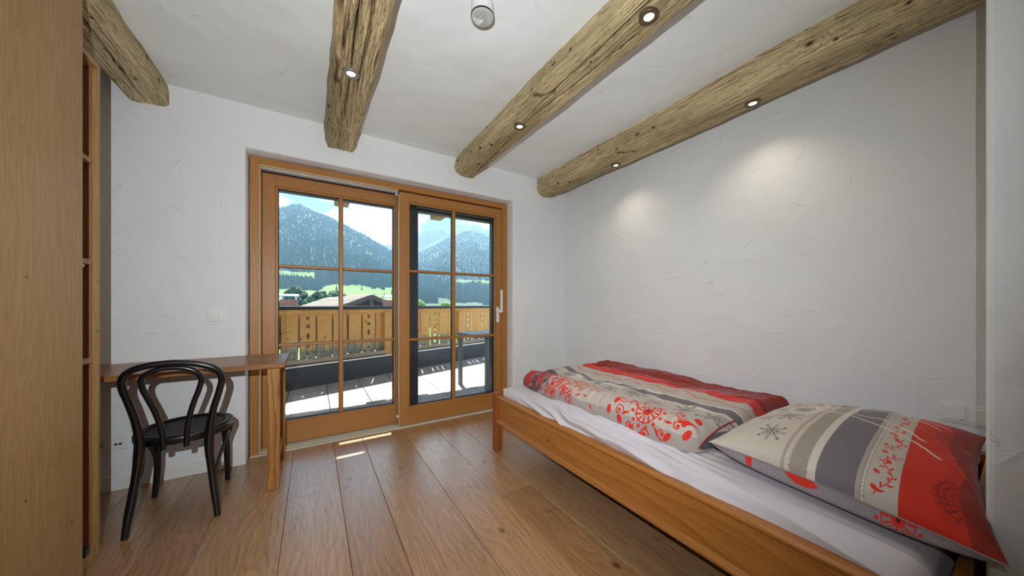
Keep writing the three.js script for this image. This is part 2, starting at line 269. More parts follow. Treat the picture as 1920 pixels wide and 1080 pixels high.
const B4 = ceilingBeam('rough timber ceiling beam nearest the bed wall, with knots and two spotlights', [[2.105, 2.51], [2.100, 2.385], [2.118, 2.335], [2.165, 2.314], [2.30, 2.318], [2.350, 2.345], [2.375, 2.40], [2.38, 2.51]], -2.9, RZ + 0.05, 22, [[-2.75, -0.92, 2.265, 2.245, 0.010, 0.03], [-0.84, 0.5, 2.25, 2.26, 0.013, 0.04], [-2.5, -1.2, 2.315, 2.295, 0.006, 0.015]]);

// recessed spotlights: ring, lens, lamp
const lampColor = new THREE.Color().setRGB(1, 0.86, 0.66);
function spotlight(x, z, y, label, ring) {
  const t = thing('recessed_spotlight', label, 'spotlight', [x, y, z], 'spotlights set into the ceiling beams');
  const lathe = (p, n = 40) => { const g = new THREE.LatheGeometry(p.map((q) => new THREE.Vector2(...q)), n); g.translate(x, y, z); return g; };
  put(t, 'trim_ring', lathe([[0.0205, 0.012], [0.0205, 0.0], [0.024, -0.0035], [0.036, -0.0045], [0.0405, -0.0028], [0.041, 0.0], [0.041, 0.012]]), ring);
  put(t, 'lamp_lens', lathe([[0.0, 0.0005], [0.0205, 0.0005], [0.0205, 0.003], [0, 0.003]], 28), new THREE.MeshStandardMaterial({ color: 0xffffff, emissive: lampColor, emissiveIntensity: 3.2 }));
  const l = new THREE.SpotLight(lampColor, 0.52, 0, 62 * Math.PI / 180, 0.95, 2); l.name = 'spot_lamp'; l.position.set(0, -0.008, 0); l.target.position.set(0, -1, 0); l.castShadow = true; l.shadow.radius = 1; t.add(l, l.target); return t;
}
const bronze = std(0x6f5f45, 0.38, 0.7), nickel = std(0x9a9890, 0.35, 0.7);
spotlight(0.170, -1.877, 2.313, 'spotlight with pale nickel ring in the beam above the desk side of the glass door', nickel);
spotlight(1.210, -1.851, 2.328, 'small spotlight in the middle beam, nearer the glass door', bronze);
spotlight(1.218, -0.856, 2.328, 'spotlight with broad bronze ring in the middle beam, nearest the camera', bronze);
spotlight(2.233, -1.891, 2.311, 'small spotlight in the beam by the bed wall, nearer the glass door', bronze);
spotlight(2.247, -0.878, 2.311, 'spotlight in the beam by the bed wall, nearer the pillow', bronze);
{ // glass ceiling lamp, switched off
  const x = 0.664, z = -1.33, t = thing('ceiling_lamp', 'round glass ceiling lamp with mirrored face between two timber beams', 'ceiling lamp', [x, CY, z]);
  const lathe = (p) => { const g = new THREE.LatheGeometry(p.map((q) => new THREE.Vector2(...q)), 48); g.translate(x, 0, z); return g; };
  put(t, 'canopy', lathe([[0, 2.495], [0.05, 2.495], [0.052, 2.49], [0.052, 2.435], [0.05, 2.432], [0, 2.432]]), std(0xd6d6d2, 0.4));
  put(t, 'rim', lathe([[0.0515, 2.433], [0.0535, 2.433], [0.0535, 2.426], [0.0515, 2.426]]), std(0x2a2b2a, 0.3, 0.6));
  put(t, 'glass_face', lathe([[0, 2.418], [0.04, 2.4195], [0.05, 2.423], [0.053, 2.428], [0.05, 2.431], [0, 2.431]]), std(0xb9bcb8, 0.04, 0, { ior: 2.3, clearcoat: 1, clearcoatRoughness: 0.03 }));
}

// the photographer's flash: its hard shadows lie behind the desk, the wardrobe and the short wall
{
  const x = -0.12, y = 1.28, z = 0.06, t = thing('flash_lamp', 'black flash lamp on a thin stand beside the camera', 'flash lamp', [x, 0, z]);
  for (let k = 0; k < 3; k++) { const a = k * 2.0944 + 0.5; put(t, 'leg', sweep([[x, 0.34, z], [x + Math.cos(a) * 0.26, 0.008, z + Math.sin(a) * 0.26]], 0.008, 6, 8), M.black); }
  put(t, 'pole', sweep([[x, 0.3, z], [x, y - 0.05, z]], 0.009, 6, 10), M.black);
  board(t, 'body', M.black, x - 0.035, x + 0.035, y - 0.05, y + 0.03, z + 0.0, z + 0.1, 'z', 0.006);
  const fx = Math.sin(0.42), fz = -Math.cos(0.42);
  put(t, 'flash_tube_window', chamfer(x - 0.03, x + 0.03, y - 0.018, y + 0.022, z - 0.006, z - 0.001, 'x', 0.002), new THREE.MeshStandardMaterial({ color: 0xffffff, emissive: 0xffffff, emissiveIntensity: 2 }));
  const l = new THREE.SpotLight(new THREE.Color().setRGB(0.90, 0.96, 1), 12.8, 0, 73 * Math.PI / 180, 1, 2); l.name = 'flash_light'; l.position.set(0, y, -0.02); l.target.position.set(fx, y + 0.1, fz); l.castShadow = true; l.shadow.radius = 0; t.add(l, l.target);
}

// ---------------------------------------------------------------- sliding glass door
{
  const d = thing('door_1', 'wooden sliding glass door with two sashes of six panes', 'door', [0.7, 0, FZ], undefined, 'structure'); d.name = 'door_1';
  const fr = part(d, 'frame');
  board(fr, 'jamb', M.larch, -0.389, -0.336, 0, 2.183, FZ - 0.12, FZ, 'y', 0.002); board(fr, 'jamb', M.larch, 1.722, 1.781, 0, 2.183, FZ - 0.12, FZ, 'y', 0.002);
  board(fr, 'head', M.larch, -0.336, 1.722, 2.134, 2.183, FZ - 0.12, FZ, 'x', 0.002);
  board(fr, 'edge_strip', std(0xd8bf8c, 0.5), -0.336, -0.331, 0.01, 2.134, FZ - 0.10, FZ - 0.004, 'y', 0.001); board(fr, 'edge_strip', std(0xd8bf8c, 0.5), -0.331, 0.655, 2.129, 2.134, FZ - 0.10, FZ - 0.004, 'x', 0.001);
  board(fr, 'track', M.alu, -0.330, 0.655, 2.113, 2.1285, FZ - 0.075, FZ - 0.03, 'x', 0.003);
  board(fr, 'track_stop', M.alu, 0.628, 0.652, 2.085, 2.113, FZ - 0.06, FZ - 0.035, 'x', 0.003);
  board(fr, 'threshold', M.cream, -0.389, 1.781, -0.05, 0.006, FZ - 0.13, FZ + 0.018, 'x', 0.003);
  board(fr, 'threshold_rail', std(0xbdb9a8, 0.4), -0.336, 1.722, 0.006, 0.013, FZ - 0.045, FZ - 0.025, 'x', 0.002);
  // outer aluminium shells, seen through the panes
  board(fr, 'outer_shell', M.anthracite, -0.389, 1.781, 2.012, 2.183, FZ - 0.24, FZ - 0.155, 'x', 0.003);
  board(fr, 'outer_shell', M.anthracite, 1.690, 1.781, 0, 2.012, FZ - 0.24, FZ - 0.155, 'y', 0.003);
  board(fr, 'outer_shell', M.anthracite, -0.389, -0.255, 0, 2.012, FZ - 0.24, FZ - 0.155, 'y', 0.003);
  const sash = (name, x0, x1, y0, y1, gx0, gx1, gy0, gy1, zf, th, mv, mh, mat, side) => {
    const s = part(d, name);
    board(s, 'stile', mat, x0, gx0 - 0.016, y0, y1, zf - th, zf, 'y', 0.002); board(s, 'stile', mat, gx1 + 0.016, x1, y0, y1, zf - th, zf, 'y', 0.002);
    board(s, 'rail', mat, gx0 - 0.016, gx1 + 0.016, gy1 + 0.016, y1, zf - th, zf - 0.0005, 'x', 0.0015); board(s, 'rail', mat, gx0 - 0.016, gx1 + 0.016, y0, gy0 - 0.004, zf - th, zf - 0.0005, 'x', 0.0015);
    for (const [a, b, c, e, ax] of [[gx0 - 0.016, gx0, gy0, gy1, 'y'], [gx1, gx1 + 0.016, gy0, gy1, 'y'], [gx0 - 0.016, gx1 + 0.016, gy1, gy1 + 0.016, 'x'], [gx0 - 0.016, gx1 + 0.016, gy0 - 0.004, gy0, 'x']]) board(s, 'glazing_bead', mat, a, b, c, e, zf - 0.028, zf - 0.006, ax, 0.003);
    const zg = zf - 0.034; // seals
    for (const [a, b, c, e] of [[gx0, gx0 + 0.005, gy0, gy1], [gx1 - 0.005, gx1, gy0, gy1], [gx0, gx1, gy1 - 0.006, gy1], [gx0, gx1, gy0, gy0 + 0.006]]) board(s, 'seal', M.seal, a, b, c, e, zg - 0.004, zg + 0.006, 'x', 0.0005);
    board(s, 'muntin', mat, mv - 0.017, mv + 0.017, gy0, gy1, zf - 0.030, zf - 0.008, 'y', 0.006); board(s, 'outer_muntin', M.anthracite, mv - 0.017, mv + 0.017, gy0, gy1, zg - 0.03, zg - 0.008, 'y', 0.004);
    for (const h of mh) { for (const [a, b] of [[gx0, mv - 0.017], [mv + 0.017, gx1]]) { board(s, 'muntin', mat, a, b, h - 0.0115, h + 0.0115, zf - 0.030, zf - 0.008, 'x', 0.005); board(s, 'outer_muntin', M.anthracite, a, b, h - 0.0115, h + 0.0115, zg - 0.03, zg - 0.008, 'x', 0.004); } }
    const ys = [gy0, ...mh.slice().sort((p, q) => p - q), gy1], xs = [gx0, mv, gx1];
    for (let i = 0; i < 2; i++) for (let k = 0; k < 3; k++) { const g = new THREE.PlaneGeometry(xs[i + 1] - xs[i], ys[k + 1] - ys[k]); g.translate((xs[i] + xs[i + 1]) / 2, (ys[k] + ys[k + 1]) / 2, zg - 0.004); put(s, 'pane', g, M.glass); }
    // outer dark shell of the sash
    board(s, 'sash_shell', M.anthracite, x0, gx0 + side[0], y0, y1, zf - th - 0.035, zf - th, 'y', 0.003); board(s, 'sash_shell', M.anthracite, gx1 - side[1], x1, y0, y1, zf - th - 0.035, zf - th, 'y', 0.003);
    board(s, 'sash_shell', M.anthracite, gx0 + side[0], gx1 - side[1], gy1, y1, zf - th - 0.035, zf - th, 'x', 0.003); board(s, 'sash_shell', M.anthracite, gx0 + side[0], gx1 - side[1], y0, gy0, zf - th - 0.035, zf - th, 'x', 0.003);
    return s;
  };
  sash('fixed_sash', -0.328, 0.760, 0.013, 2.112, -0.231, 0.632, 0.188, 2.008, -3.075, 0.055, 0.2035, [1.407, 0.785], M.larch, [0.0, 0.0]);
  board(d, 'centre_post_shell', M.anthracite, 0.760, 0.858, 0.01, 2.11, -3.19, -3.09, 'y', 0.003);
  const s2 = sash('sliding_sash', 0.660, 1.7215, 0.0135, 2.120, 0.752, 1.634, 0.174, 2.026, -2.980, 0.060, 1.1815, [1.411, 0.783], M.larch, [0.002, 0.002]);
  board(s2, 'sash_edge', std(0xc9c6b4, 0.5), 0.6565, 0.660, 0.02, 2.10, -3.035, -2.984, 'y', 0.001);
  board(s2, 'stop_buffer', M.white, 0.640, 0.657, 0.085, 0.105, -3.02, -3.0, 'x', 0.004);
  const h = part(s2, 'handle', 'white lever handle');
  board(h, 'escutcheon', M.white, 1.650, 1.682, 0.918, 1.080, -2.980, -2.968, 'y', 0.005); board(h, 'neck', M.white, 1.658, 1.700, 1.022, 1.050, -2.968, -2.945, 'x', 0.005); board(h, 'lever', M.white, 1.682, 1.708, 1.018, 1.262, -2.952, -2.935, 'y', 0.006);
}

// ---------------------------------------------------------------- wardrobe with sliding front
{
  const t = thing('wardrobe', 'tall oak wardrobe with its sliding door left partly open', 'wardrobe', [-1.1, 0, -1.2]), zf = -2.168, zn = -0.30;
  board(t, 'side_panel', M.wardrobe, -1.44, -0.800, 0.0, 2.155, zf, zf + 0.020, 'y', 0.001); board(t, 'side_panel', M.wardrobe, -1.44, -0.800, 0.0, 2.155, zn - 0.02, zn, 'y', 0.001);
  board(t, 'top_panel', M.wardrobe, -1.44, -0.797, 2.132, 2.155, zf + 0.02, zn - 0.02, 'z', 0.001);
  board(t, 'back_panel', M.cabinetInside, -1.448, -1.44, 0, 2.155, zf, zn, 'y', 0.001);
  board(t, 'bottom_panel', M.wardrobe, -1.44, -0.803, 0.03, 0.052, zf + 0.02, zn - 0.02, 'z', 0.001); board(t, 'plinth', M.wardrobe, -0.825, -0.801, 0.0, 0.03, zf + 0.02, zn - 0.02, 'z', 0.001);
  board(t, 'inner_panel', M.cabinetInside, -1.44, -0.815, 0.052, 2.132, zf + 0.0205, zf + 0.024, 'y', 0.0005);
  for (const y of [1.722, 1.285, 0.862]) board(t, 'shelf', M.wardrobe, -1.44, -0.812, y - 0.011, y + 0.011, zf + 0.024, zn - 0.03, 'z', 0.001);
  board(t, 'floor_guide', M.black, -0.835, -0.800, 0.052, 0.085, -2.09, -2.06, 'y', 0.003); board(t, 'shelf_pin', M.alu, -0.822, -0.812, 1.258, 1.272, -2.085, -2.075, 'z', 0.002);
  put(t, 'sliding_door', chamfer(-0.768, -0.743, 0.012, 2.40, -1.896, zn - 0.05, 'y', 0.0015, 0.37), M.wardrobe);
  board(t, 'door_rail', M.alu, -0.80, -0.768, 2.12, 2.15, -1.85, zn - 0.05, 'z', 0.002);
}

// ---------------------------------------------------------------- desk
{
  const t = thing('desk', 'narrow brown wooden desk along the wall, one end reaching past the door frame', 'desk', [-0.8, 0, -2.62]);
  board(t, 'desk_top', M.deskTop, LX + 0.01, -0.146, 0.722, 0.752, -2.855, -2.375, 'x', 0.003);
  board(t, 'leg', M.deskLeg, -0.231, -0.170, 0.0, 0.722, -2.412, -2.377, 'y', 0.003); board(t, 'leg', M.deskLeg, -0.231, -0.170, 0.0, 0.722, -2.845, -2.805, 'y', 0.003);
  board(t, 'stretcher', M.deskLeg, -0.215, -0.182, 0.115, 0.165, -2.805, -2.412, 'z', 0.003);
  board(t, 'wall_batten', M.deskTop, LX + 0.01, -0.42, 0.69, 0.722, -2.857, -2.835, 'x', 0.003);
}

// ---------------------------------------------------------------- bentwood chair
{
  const ox = -0.575, oz = -2.39, t = thing('bentwood_chair', 'black bentwood chair with double hoop back pulled up to the desk', 'chair', [ox, 0, oz]);
  const mx = -0.560; // middle of the back
  const outer = [[-0.750, 0.004, -2.235], [-0.738, 0.09, -2.228], [-0.714, 0.24, -2.217], [-0.697, 0.37, -2.207], [-0.689, 0.46, -2.196], [-0.696, 0.56, -2.176], [-0.712, 0.66, -2.154], [-0.725, 0.735, -2.137], [-0.717, 0.782, -2.127], [-0.690, 0.807, -2.122], [-0.640, 0.823, -2.118], [-0.560, 0.829, -2.117], [-0.490, 0.820, -2.118], [-0.440, 0.803, -2.122], [-0.405, 0.778, -2.128], [-0.389, 0.735, -2.137], [-0.402, 0.665, -2.153], [-0.427, 0.575, -2.172], [-0.444, 0.47, -2.194], [-0.450, 0.37, -2.207], [-0.441, 0.24, -2.217], [-0.430, 0.10, -2.228], [-0.423, 0.004, -2.235]];
  const L = (u) => { const a = Math.abs(u - 0.5) * 2; return 0.0145 + 0.0055 * Math.exp(-Math.pow((a - 0.56) / 0.10, 2)) + 0.002 * sst(0.6, 0.8, a) - 0.003 * sst(0.85, 1, a); };
  put(t, 'back_hoop', sweep(outer, L, 160, 16), M.black, 'bent outer hoop running down into the rear legs');
  const inner = [[-0.612, 0.405, -2.197], [-0.614, 0.50, -2.185], [-0.628, 0.59, -2.166], [-0.648, 0.665, -2.150], [-0.664, 0.725, -2.138], [-0.661, 0.768, -2.128], [-0.640, 0.789, -2.124], [-0.603, 0.803, -2.121], [-0.560, 0.806, -2.120], [-0.515, 0.798, -2.122], [-0.482, 0.778, -2.126], [-0.464, 0.740, -2.134], [-0.474, 0.690, -2.145], [-0.496, 0.625, -2.160], [-0.515, 0.555, -2.175], [-0.527, 0.48, -2.188], [-0.531, 0.405, -2.197]];
  put(t, 'inner_hoop', sweep(inner, 0.0115, 110, 14), M.black);
  const rim = new THREE.LatheGeometry([[0.150, 0.452], [0.160, 0.459], [0.178, 0.462], [0.188, 0.458], [0.193, 0.448], [0.192, 0.428], [0.186, 0.420], [0.170, 0.419], [0.152, 0.424]].map((p) => new THREE.Vector2(...p)), 64); rim.scale(1, 1, 1.04); rim.translate(ox, 0, oz + 0.0);
  put(t, 'seat_ring', rim, M.black);
  const pan = new THREE.LatheGeometry([[0, 0.4485], [0.08, 0.449], [0.14, 0.4515], [0.158, 0.456], [0.158, 0.43], [0, 0.43]].map((p) => new THREE.Vector2(...p)), 64); pan.scale(1, 1, 1.04); pan.translate(ox, 0, oz);
  put(t, 'seat', pan, M.blackSeat);
  const fl = [[[-0.712, 0.425, -2.485], [-0.722, 0.33, -2.515], [-0.742, 0.16, -2.58], [-0.769, 0.004, -2.635]], [[-0.444, 0.425, -2.500], [-0.445, 0.33, -2.535], [-0.449, 0.16, -2.605], [-0.457, 0.004, -2.668]]];
  for (const p of fl) put(t, 'leg', sweep(p, (u) => 0.0185 - 0.005 * u, 40, 14), M.black);
  put(t, 'brace', sweep([[-0.396, 0.421, -2.40], [-0.402, 0.40, -2.41], [-0.418, 0.34, -2.385], [-0.432, 0.27, -2.32], [-0.440, 0.20, -2.235]], 0.0075, 40, 10), M.black);
  put(t, 'brace', sweep([[-0.396, 0.421, -2.42], [-0.404, 0.39, -2.435], [-0.425, 0.33, -2.48], [-0.441, 0.27, -2.53], [-0.447, 0.21, -2.575]], 0.0075, 40, 10), M.black);
  put(t, 'brace', sweep([[-0.752, 0.421, -2.40], [-0.748, 0.40, -2.41], [-0.735, 0.34, -2.385], [-0.722, 0.27, -2.32], [-0.716, 0.21, -2.225]], 0.0075, 40, 10), M.black);
  put(t, 'brace', sweep([[-0.752, 0.421, -2.42], [-0.748, 0.39, -2.435], [-0.737, 0.33, -2.48], [-0.734, 0.27, -2.52], [-0.738, 0.21, -2.555]], 0.0075, 40, 10), M.black);
}

// ---------------------------------------------------------------- switches and sockets
{
  const t = thing('light_switch', 'square white light switch on the wall left of the glass door', 'switch', [-0.550, 1.031, WZ]);
  board(t, 'plate', M.white, -0.592, -0.509, 0.990, 1.072, WZ, WZ + 0.009, 'x', 0.002); board(t, 'rocker', M.white, -0.579, -0.522, 1.003, 1.059, WZ + 0.009, WZ + 0.014, 'x', 0.002);
  const s = thing('wall_socket', 'double white wall outlet under the desk, behind the chair', 'socket', [-1.02, 0.28, WZ]);
  board(s, 'plate', M.white, -1.098, -0.944, 0.240, 0.321, WZ, WZ + 0.008, 'x', 0.002);
  const ring = new THREE.CylinderGeometry(0.021, 0.021, 0.003, 32); ring.rotateX(Math.PI / 2); ring.translate(-1.058, 0.2805, WZ + 0.0085); put(s, 'socket_well', ring, std(0xbdbbb6, 0.5));
  for (const dx of [-0.0095, 0.0095]) { const c = new THREE.CylinderGeometry(0.0035, 0.0035, 0.003, 14); c.rotateX(Math.PI / 2); c.translate(-1.058 + dx, 0.2805, WZ + 0.0093); put(s, 'pin_hole', c, M.seal); }
  board(s, 'data_insert', M.white, -1.008, -0.958, 0.255, 0.307, WZ + 0.008, WZ + 0.011, 'x', 0.001);
  for (const x of [-0.998, -0.980]) board(s, 'port', M.seal, x, x + 0.014, 0.270, 0.281, WZ + 0.0108, WZ + 0.0118, 'x', 0.0005);
  const r = thing('switch_panel', 'double white switch panel on the bed wall above the pillow', 'switch', [WX, 0.61, -0.14]);
  board(r, 'plate', M.white, WX - 0.009, WX, 0.566, 0.654, -0.222, -0.068, 'z', 0.002);
  for (const z of [-0.212, -0.137]) board(r, 'rocker', M.white, WX - 0.014, WX - 0.009, 0.579, 0.641, z, z + 0.060, 'z', 0.002);
  for (const z of [-0.164, -0.089]) board(r, 'mark', std(0x55585a, 0.6), WX - 0.0144, WX - 0.0139, 0.5835, 0.5865, z, z + 0.009, 'z', 0.0001);
}

// ---------------------------------------------------------------- bed
{
  const t = thing('bed_frame', 'low wooden bed frame with a long moulded side rail along the wall', 'bed', [1.82, 0, -1.1]);
  for (const [x0, z0] of [[1.163, -2.160], [2.41, -2.160]]) board(t, 'post', M.bedPost, x0, x0 + 0.056, 0, 0.438, z0, z0 + 0.056, 'y', 0.003);
  for (const [x0, z0] of [[1.175, -0.112], [2.41, -0.112]]) board(t, 'post', M.bedPost, x0, x0 + 0.052, 0, 0.47, z0, z0 + 0.052, 'y', 0.003);
  const rail = part(t, 'side_rail');
  board(rail, 'panel', M.bed, 1.183, 1.205, 0.215, 0.405, -2.104, -0.112, 'z', 0.002);
  // top cap: rounded nosing, bottom moulding
  const prof = (pts) => { const s = new THREE.Shape(pts.map((p) => new THREE.Vector2(...p))), g = new THREE.ExtrudeGeometry(s, { depth: 1.992, bevelEnabled: false, curveSegments: 6 }); g.translate(0, 0, -2.104); const u = g.attributes.uv, p = g.attributes.position; for (let i = 0; i < p.count; i++) u.setXY(i, p.getZ(i), p.getX(i) + p.getY(i) + 0.33); return g; };
  put(rail, 'cap_moulding', prof([[1.215, 0.392], [1.183, 0.392], [1.180, 0.397], [1.172, 0.399], [1.167, 0.405], [1.166, 0.413], [1.170, 0.419], [1.178, 0.421], [1.215, 0.421]]), M.bed);
  put(rail, 'foot_moulding', prof([[1.205, 0.212], [1.170, 0.212], [1.166, 0.217], [1.167, 0.225], [1.174, 0.229], [1.178, 0.235], [1.183, 0.240], [1.205, 0.240]]), M.bed);
  board(t, 'side_rail_rear', M.bed, 2.435, 2.46, 0.215, 0.42, -2.104, -0.112, 'z', 0.002);
  board(t, 'foot_rail', M.bed, 1.219, 2.41, 0.215, 0.42, -2.145, -2.120, 'x', 0.002); board(t, 'head_rail', M.bed, 1.227, 2.41, 0.215, 0.455, -0.098, -0.074, 'x', 0.002);
  for (let k = 0; k < 12; k++) board(t, 'slat', M.bed, 1.206, 2.434, 0.262, 0.280, -2.05 + k * 0.165, -1.97 + k * 0.165, 'x', 0.003);
}
const cloth = (c, r = 0.9, more = {}) => std(c, r, 0, { sheen: 0.25, sheenColor: new THREE.Color(0xffffff), sheenRoughness: 0.6, ...more });
const weave = (() => { const N = 256, b = new Uint8Array(N * N * 4); for (let j = 0; j < N; j++) for (let i = 0; i < N; i++) { const q = 128 + 60 * Math.sin(i / N * Math.PI * 2 * 32) * Math.sin(j / N * Math.PI * 2 * 32) + 40 * (lat(i, j, 3) - 0.5), o = (j * N + i) * 4; b[o] = b[o + 1] = b[o + 2] = clamp(q, 0, 255); b[o + 3] = 255; } return dataTex(N, N, b, false, 12, 12); })();
{ // mattress under a fitted grey sheet, with drag folds along the front
  const t = thing('mattress', 'mattress in a creased pale grey fitted sheet on the bed frame', 'mattress', [1.83, 0.28, -1.1]);
  const x0 = 1.216, x1 = 2.462, z0 = -2.112, z1 = -0.116, yb = 0.281, yt = 0.478, R = 0.055;
  const path = []; // front bottom -> front top -> back top -> back bottom
  for (let k = 0; k <= 40; k++) path.push([x0, mix(yb, yt - R, k / 40), -1, 0]);
  for (let k = 1; k <= 30; k++) { const a = k / 30 * Math.PI / 2; path.push([x0 + R - R * Math.cos(a), yt - R + R * Math.sin(a), -Math.cos(a), Math.sin(a)]); }
  for (let k = 1; k <= 70; k++) path.push([x0 + R + 0.26 * k / 70, yt, 0, 1]);
  for (let k = 1; k <= 24; k++) path.push([mix(x0 + R + 0.26, x1 - R, k / 24), yt, 0, 1]);
  for (let k = 1; k <= 10; k++) { const a = k / 10 * Math.PI / 2; path.push([x1 - R + R * Math.sin(a), yt - R + R * Math.cos(a), Math.sin(a), Math.cos(a)]); }
  path.push([x1, yb, 1, 0]);
  const n = path.length - 1; let arc = [0]; for (let i = 1; i <= n; i++) arc.push(arc[i - 1] + Math.hypot(path[i][0] - path[i - 1][0], path[i][1] - path[i - 1][1]));
  const geo = gridGeo(n, 420, (s, q) => {
    const i = Math.round(s * n), p = path[i], z = mix(z0, z1, q), A = arc[i];
    const e = Math.min(z - z0, z1 - z), rd = 0.05, k = e < rd ? 1 - Math.sqrt(Math.max(0, 1 - Math.pow(1 - e / rd, 2))) : 0;  // rounded ends
    // folds: fan of ridges from the foot end, opening towards the head
    const m1 = sst(-1.98, -1.55, z) * (1 - sst(-0.95, -0.45, z)), pull = 0.10 + 0.10 * sst(-2.0, -1.2, z);
    const wA = A - 0.02 + 0.11 * (z + 1.5) - 0.05 * Math.pow(z + 1.35, 2) + (fbm(z * 2.2, A * 5, 3, 91) - 0.5) * 0.09;
    const ph = wA / 0.040, rg = 1 - Math.abs(2 * (ph - Math.floor(ph)) - 1), amp = 0.024 * m1 * sst(0.0, 0.12, A) * (1 - sst(0.26, 0.46, A)) * (0.35 + 1.1 * fbm(z * 3, A * 9, 2, 95));
    const m2 = sst(-0.9, -0.5, z), ph2 = (A * 1.0 + 0.16 * z) / 0.075, rg2 = 1 - Math.abs(2 * (ph2 - Math.floor(ph2)) - 1);
    const d = amp * Math.pow(rg, 1.3) + 0.012 * m2 * rg2 * rg2 * sst(0.02, 0.10, A) * (1 - sst(0.16, 0.26, A)) + (fbm(z * 5, A * 12, 3, 98) - 0.5) * 0.006 * (A < 1.4 ? 1 : 0) * (0.4 + 0.6 * m1);
    const cx = (x0 + x1) / 2; const cornerIn = e < rd ? (rd * k) : 0;
    return [p[0] + p[2] * d + (p[2] < -0.2 ? cornerIn : p[2] > 0.2 ? -cornerIn : 0) * Math.abs(p[2]), p[1] + p[3] * d - cornerIn * Math.max(0, p[3]) * 1, z, A, z];
  }, false, true);
  put(t, 'fitted_sheet', geo, cloth(0xc6c0c5, 0.85, { bumpMap: weave, bumpScale: 0.0002 }));
  for (const [zz, fl] of [[z0, true], [z1, false]]) { const s = new THREE.Shape(); path.forEach((p, i) => { const x = clamp(p[0], x0 + 0.05, x1 - 0.05), y = Math.min(p[1], yt - 0.05); i ? s.lineTo(x, y) : s.moveTo(x, y); }); const g = new THREE.ShapeGeometry(s); g.translate(0, 0, zz); put(t, 'sheet_end', g, cloth(0xd9d1d2, 0.85, { side: THREE.DoubleSide })); }
  // gathered elastic corner at the foot
  put(t, 'gathered_corner', gridGeo(40, 24, (u, v) => { const a = u * Math.PI * 0.5, r = 0.046 + 0.006 * Math.sin(u * 46) * (1 - v) + 0.012 * v; return [x0 + 0.052 - r * Math.cos(a), mix(0.40, 0.462, v), z0 + 0.05 - r * Math.sin(a), u, v]; }), cloth(0xd4ccce, 0.85, { side: THREE.DoubleSide }));
}

// printed bed linen
function canvasTex(w, h, draw) { const c = document.createElement('canvas'); c.width = w; c.height = h; draw(c.getContext('2d'), w, h); const t = new THREE.CanvasTexture(c); t.colorSpace = THREE.SRGBColorSpace; t.magFilter = THREE.LinearFilter; t.anisotropy = 8; return t; }
function leaf(g, x, y, l, w, a, c) { g.save(); g.translate(x, y); g.rotate(a); g.fillStyle = c; g.beginPath(); g.moveTo(0, 0); g.quadraticCurveTo(l * 0.5, -w, l, 0); g.quadraticCurveTo(l * 0.5, w, 0, 0); g.fill(); g.restore(); }
function snowflake(g, x, y, r, c, rot = 0) {
  g.save(); g.translate(x, y); g.rotate(rot); g.strokeStyle = c; g.fillStyle = c; g.lineWidth = r * 0.035;
  for (let k = 0; k < 8; k++) { g.save(); g.rotate(k * Math.PI / 4); g.beginPath(); g.moveTo(r * 0.12, 0); g.lineTo(r, 0); g.stroke(); for (const q of [0.3, 0.52, 0.72]) for (const w of [-1, 1]) leaf(g, r * q, 0, r * (0.36 - 0.2 * q), r * 0.045, w * 0.75, c); g.beginPath(); g.ellipse(r * 0.3, 0, r * 0.13, r * 0.07, 0, 0, 7); g.fill(); if (k % 2) { g.beginPath(); g.arc(r * 0.9, 0, r * 0.08, 0, 7); g.fill(); } g.restore(); }
  g.beginPath(); g.arc(0, 0, r * 0.12, 0, 7); g.fill(); g.restore();
}
function vine(g, pts, c, w, lf, seed) {
  const r = rng(seed); g.strokeStyle = c; g.lineWidth = w; g.lineCap = 'round'; const cv = new THREE.CatmullRomCurve3(pts.map((p) => new THREE.Vector3(p[0], p[1], 0)));
  const q = cv.getPoints(60); g.beginPath(); q.forEach((p, i) => (i ? g.lineTo(p.x, p.y) : g.moveTo(p.x, p.y))); g.stroke();
  for (let i = 3; i < 60; i += 4) { const a = Math.atan2(q[i].y - q[i - 1].y, q[i].x - q[i - 1].x), s = (i / 4 | 0) % 2 ? 1 : -1; leaf(g, q[i].x, q[i].y, lf * (0.7 + 0.6 * r()), lf * 0.34, a + s * (0.7 + r() * 0.4), c); }
}
function rosette(g, x, y, r, c) {
  g.fillStyle = c; g.strokeStyle = c; for (let k = 0; k < 12; k++) { const a = k * Math.PI / 6; leaf(g, x + Math.cos(a) * r * 0.28, y + Math.sin(a) * r * 0.28, r * 0.5, r * 0.12, a, c); g.beginPath(); g.arc(x + Math.cos(a + 0.26) * r * 0.9, y + Math.sin(a + 0.26) * r * 0.9, r * 0.10, 0, 7); g.fill(); }
  g.beginPath(); g.arc(x, y, r * 0.3, 0, 7); g.fill(); g.fillStyle = '#5d1320'; g.beginPath(); g.arc(x, y, r * 0.10, 0, 7); g.fill(); g.lineWidth = r * 0.07; g.beginPath(); g.arc(x, y, r * 0.68, 0, 7); g.stroke();
}
function scroll(g, x, y, r, c, w, s = 1) { g.strokeStyle = c; g.lineWidth = w; g.beginPath(); for (let k = 0; k <= 40; k++) { const a = s * k * 0.2, q = r * (1 - k / 48); k ? g.lineTo(x + Math.cos(a) * q, y + Math.sin(a) * q) : g.moveTo(x + q, y); } g.stroke(); g.fillStyle = c; g.beginPath(); g.arc(x, y, r * 0.25, 0, 7); g.fill(); }
const RED = '#d02c1c', DRED = '#8e2113', LINEN = '#b9ada3', TAUPE = '#978b86', GREY = '#716a70', CREAM = '#d8cdbf', INK = '#6d6268';
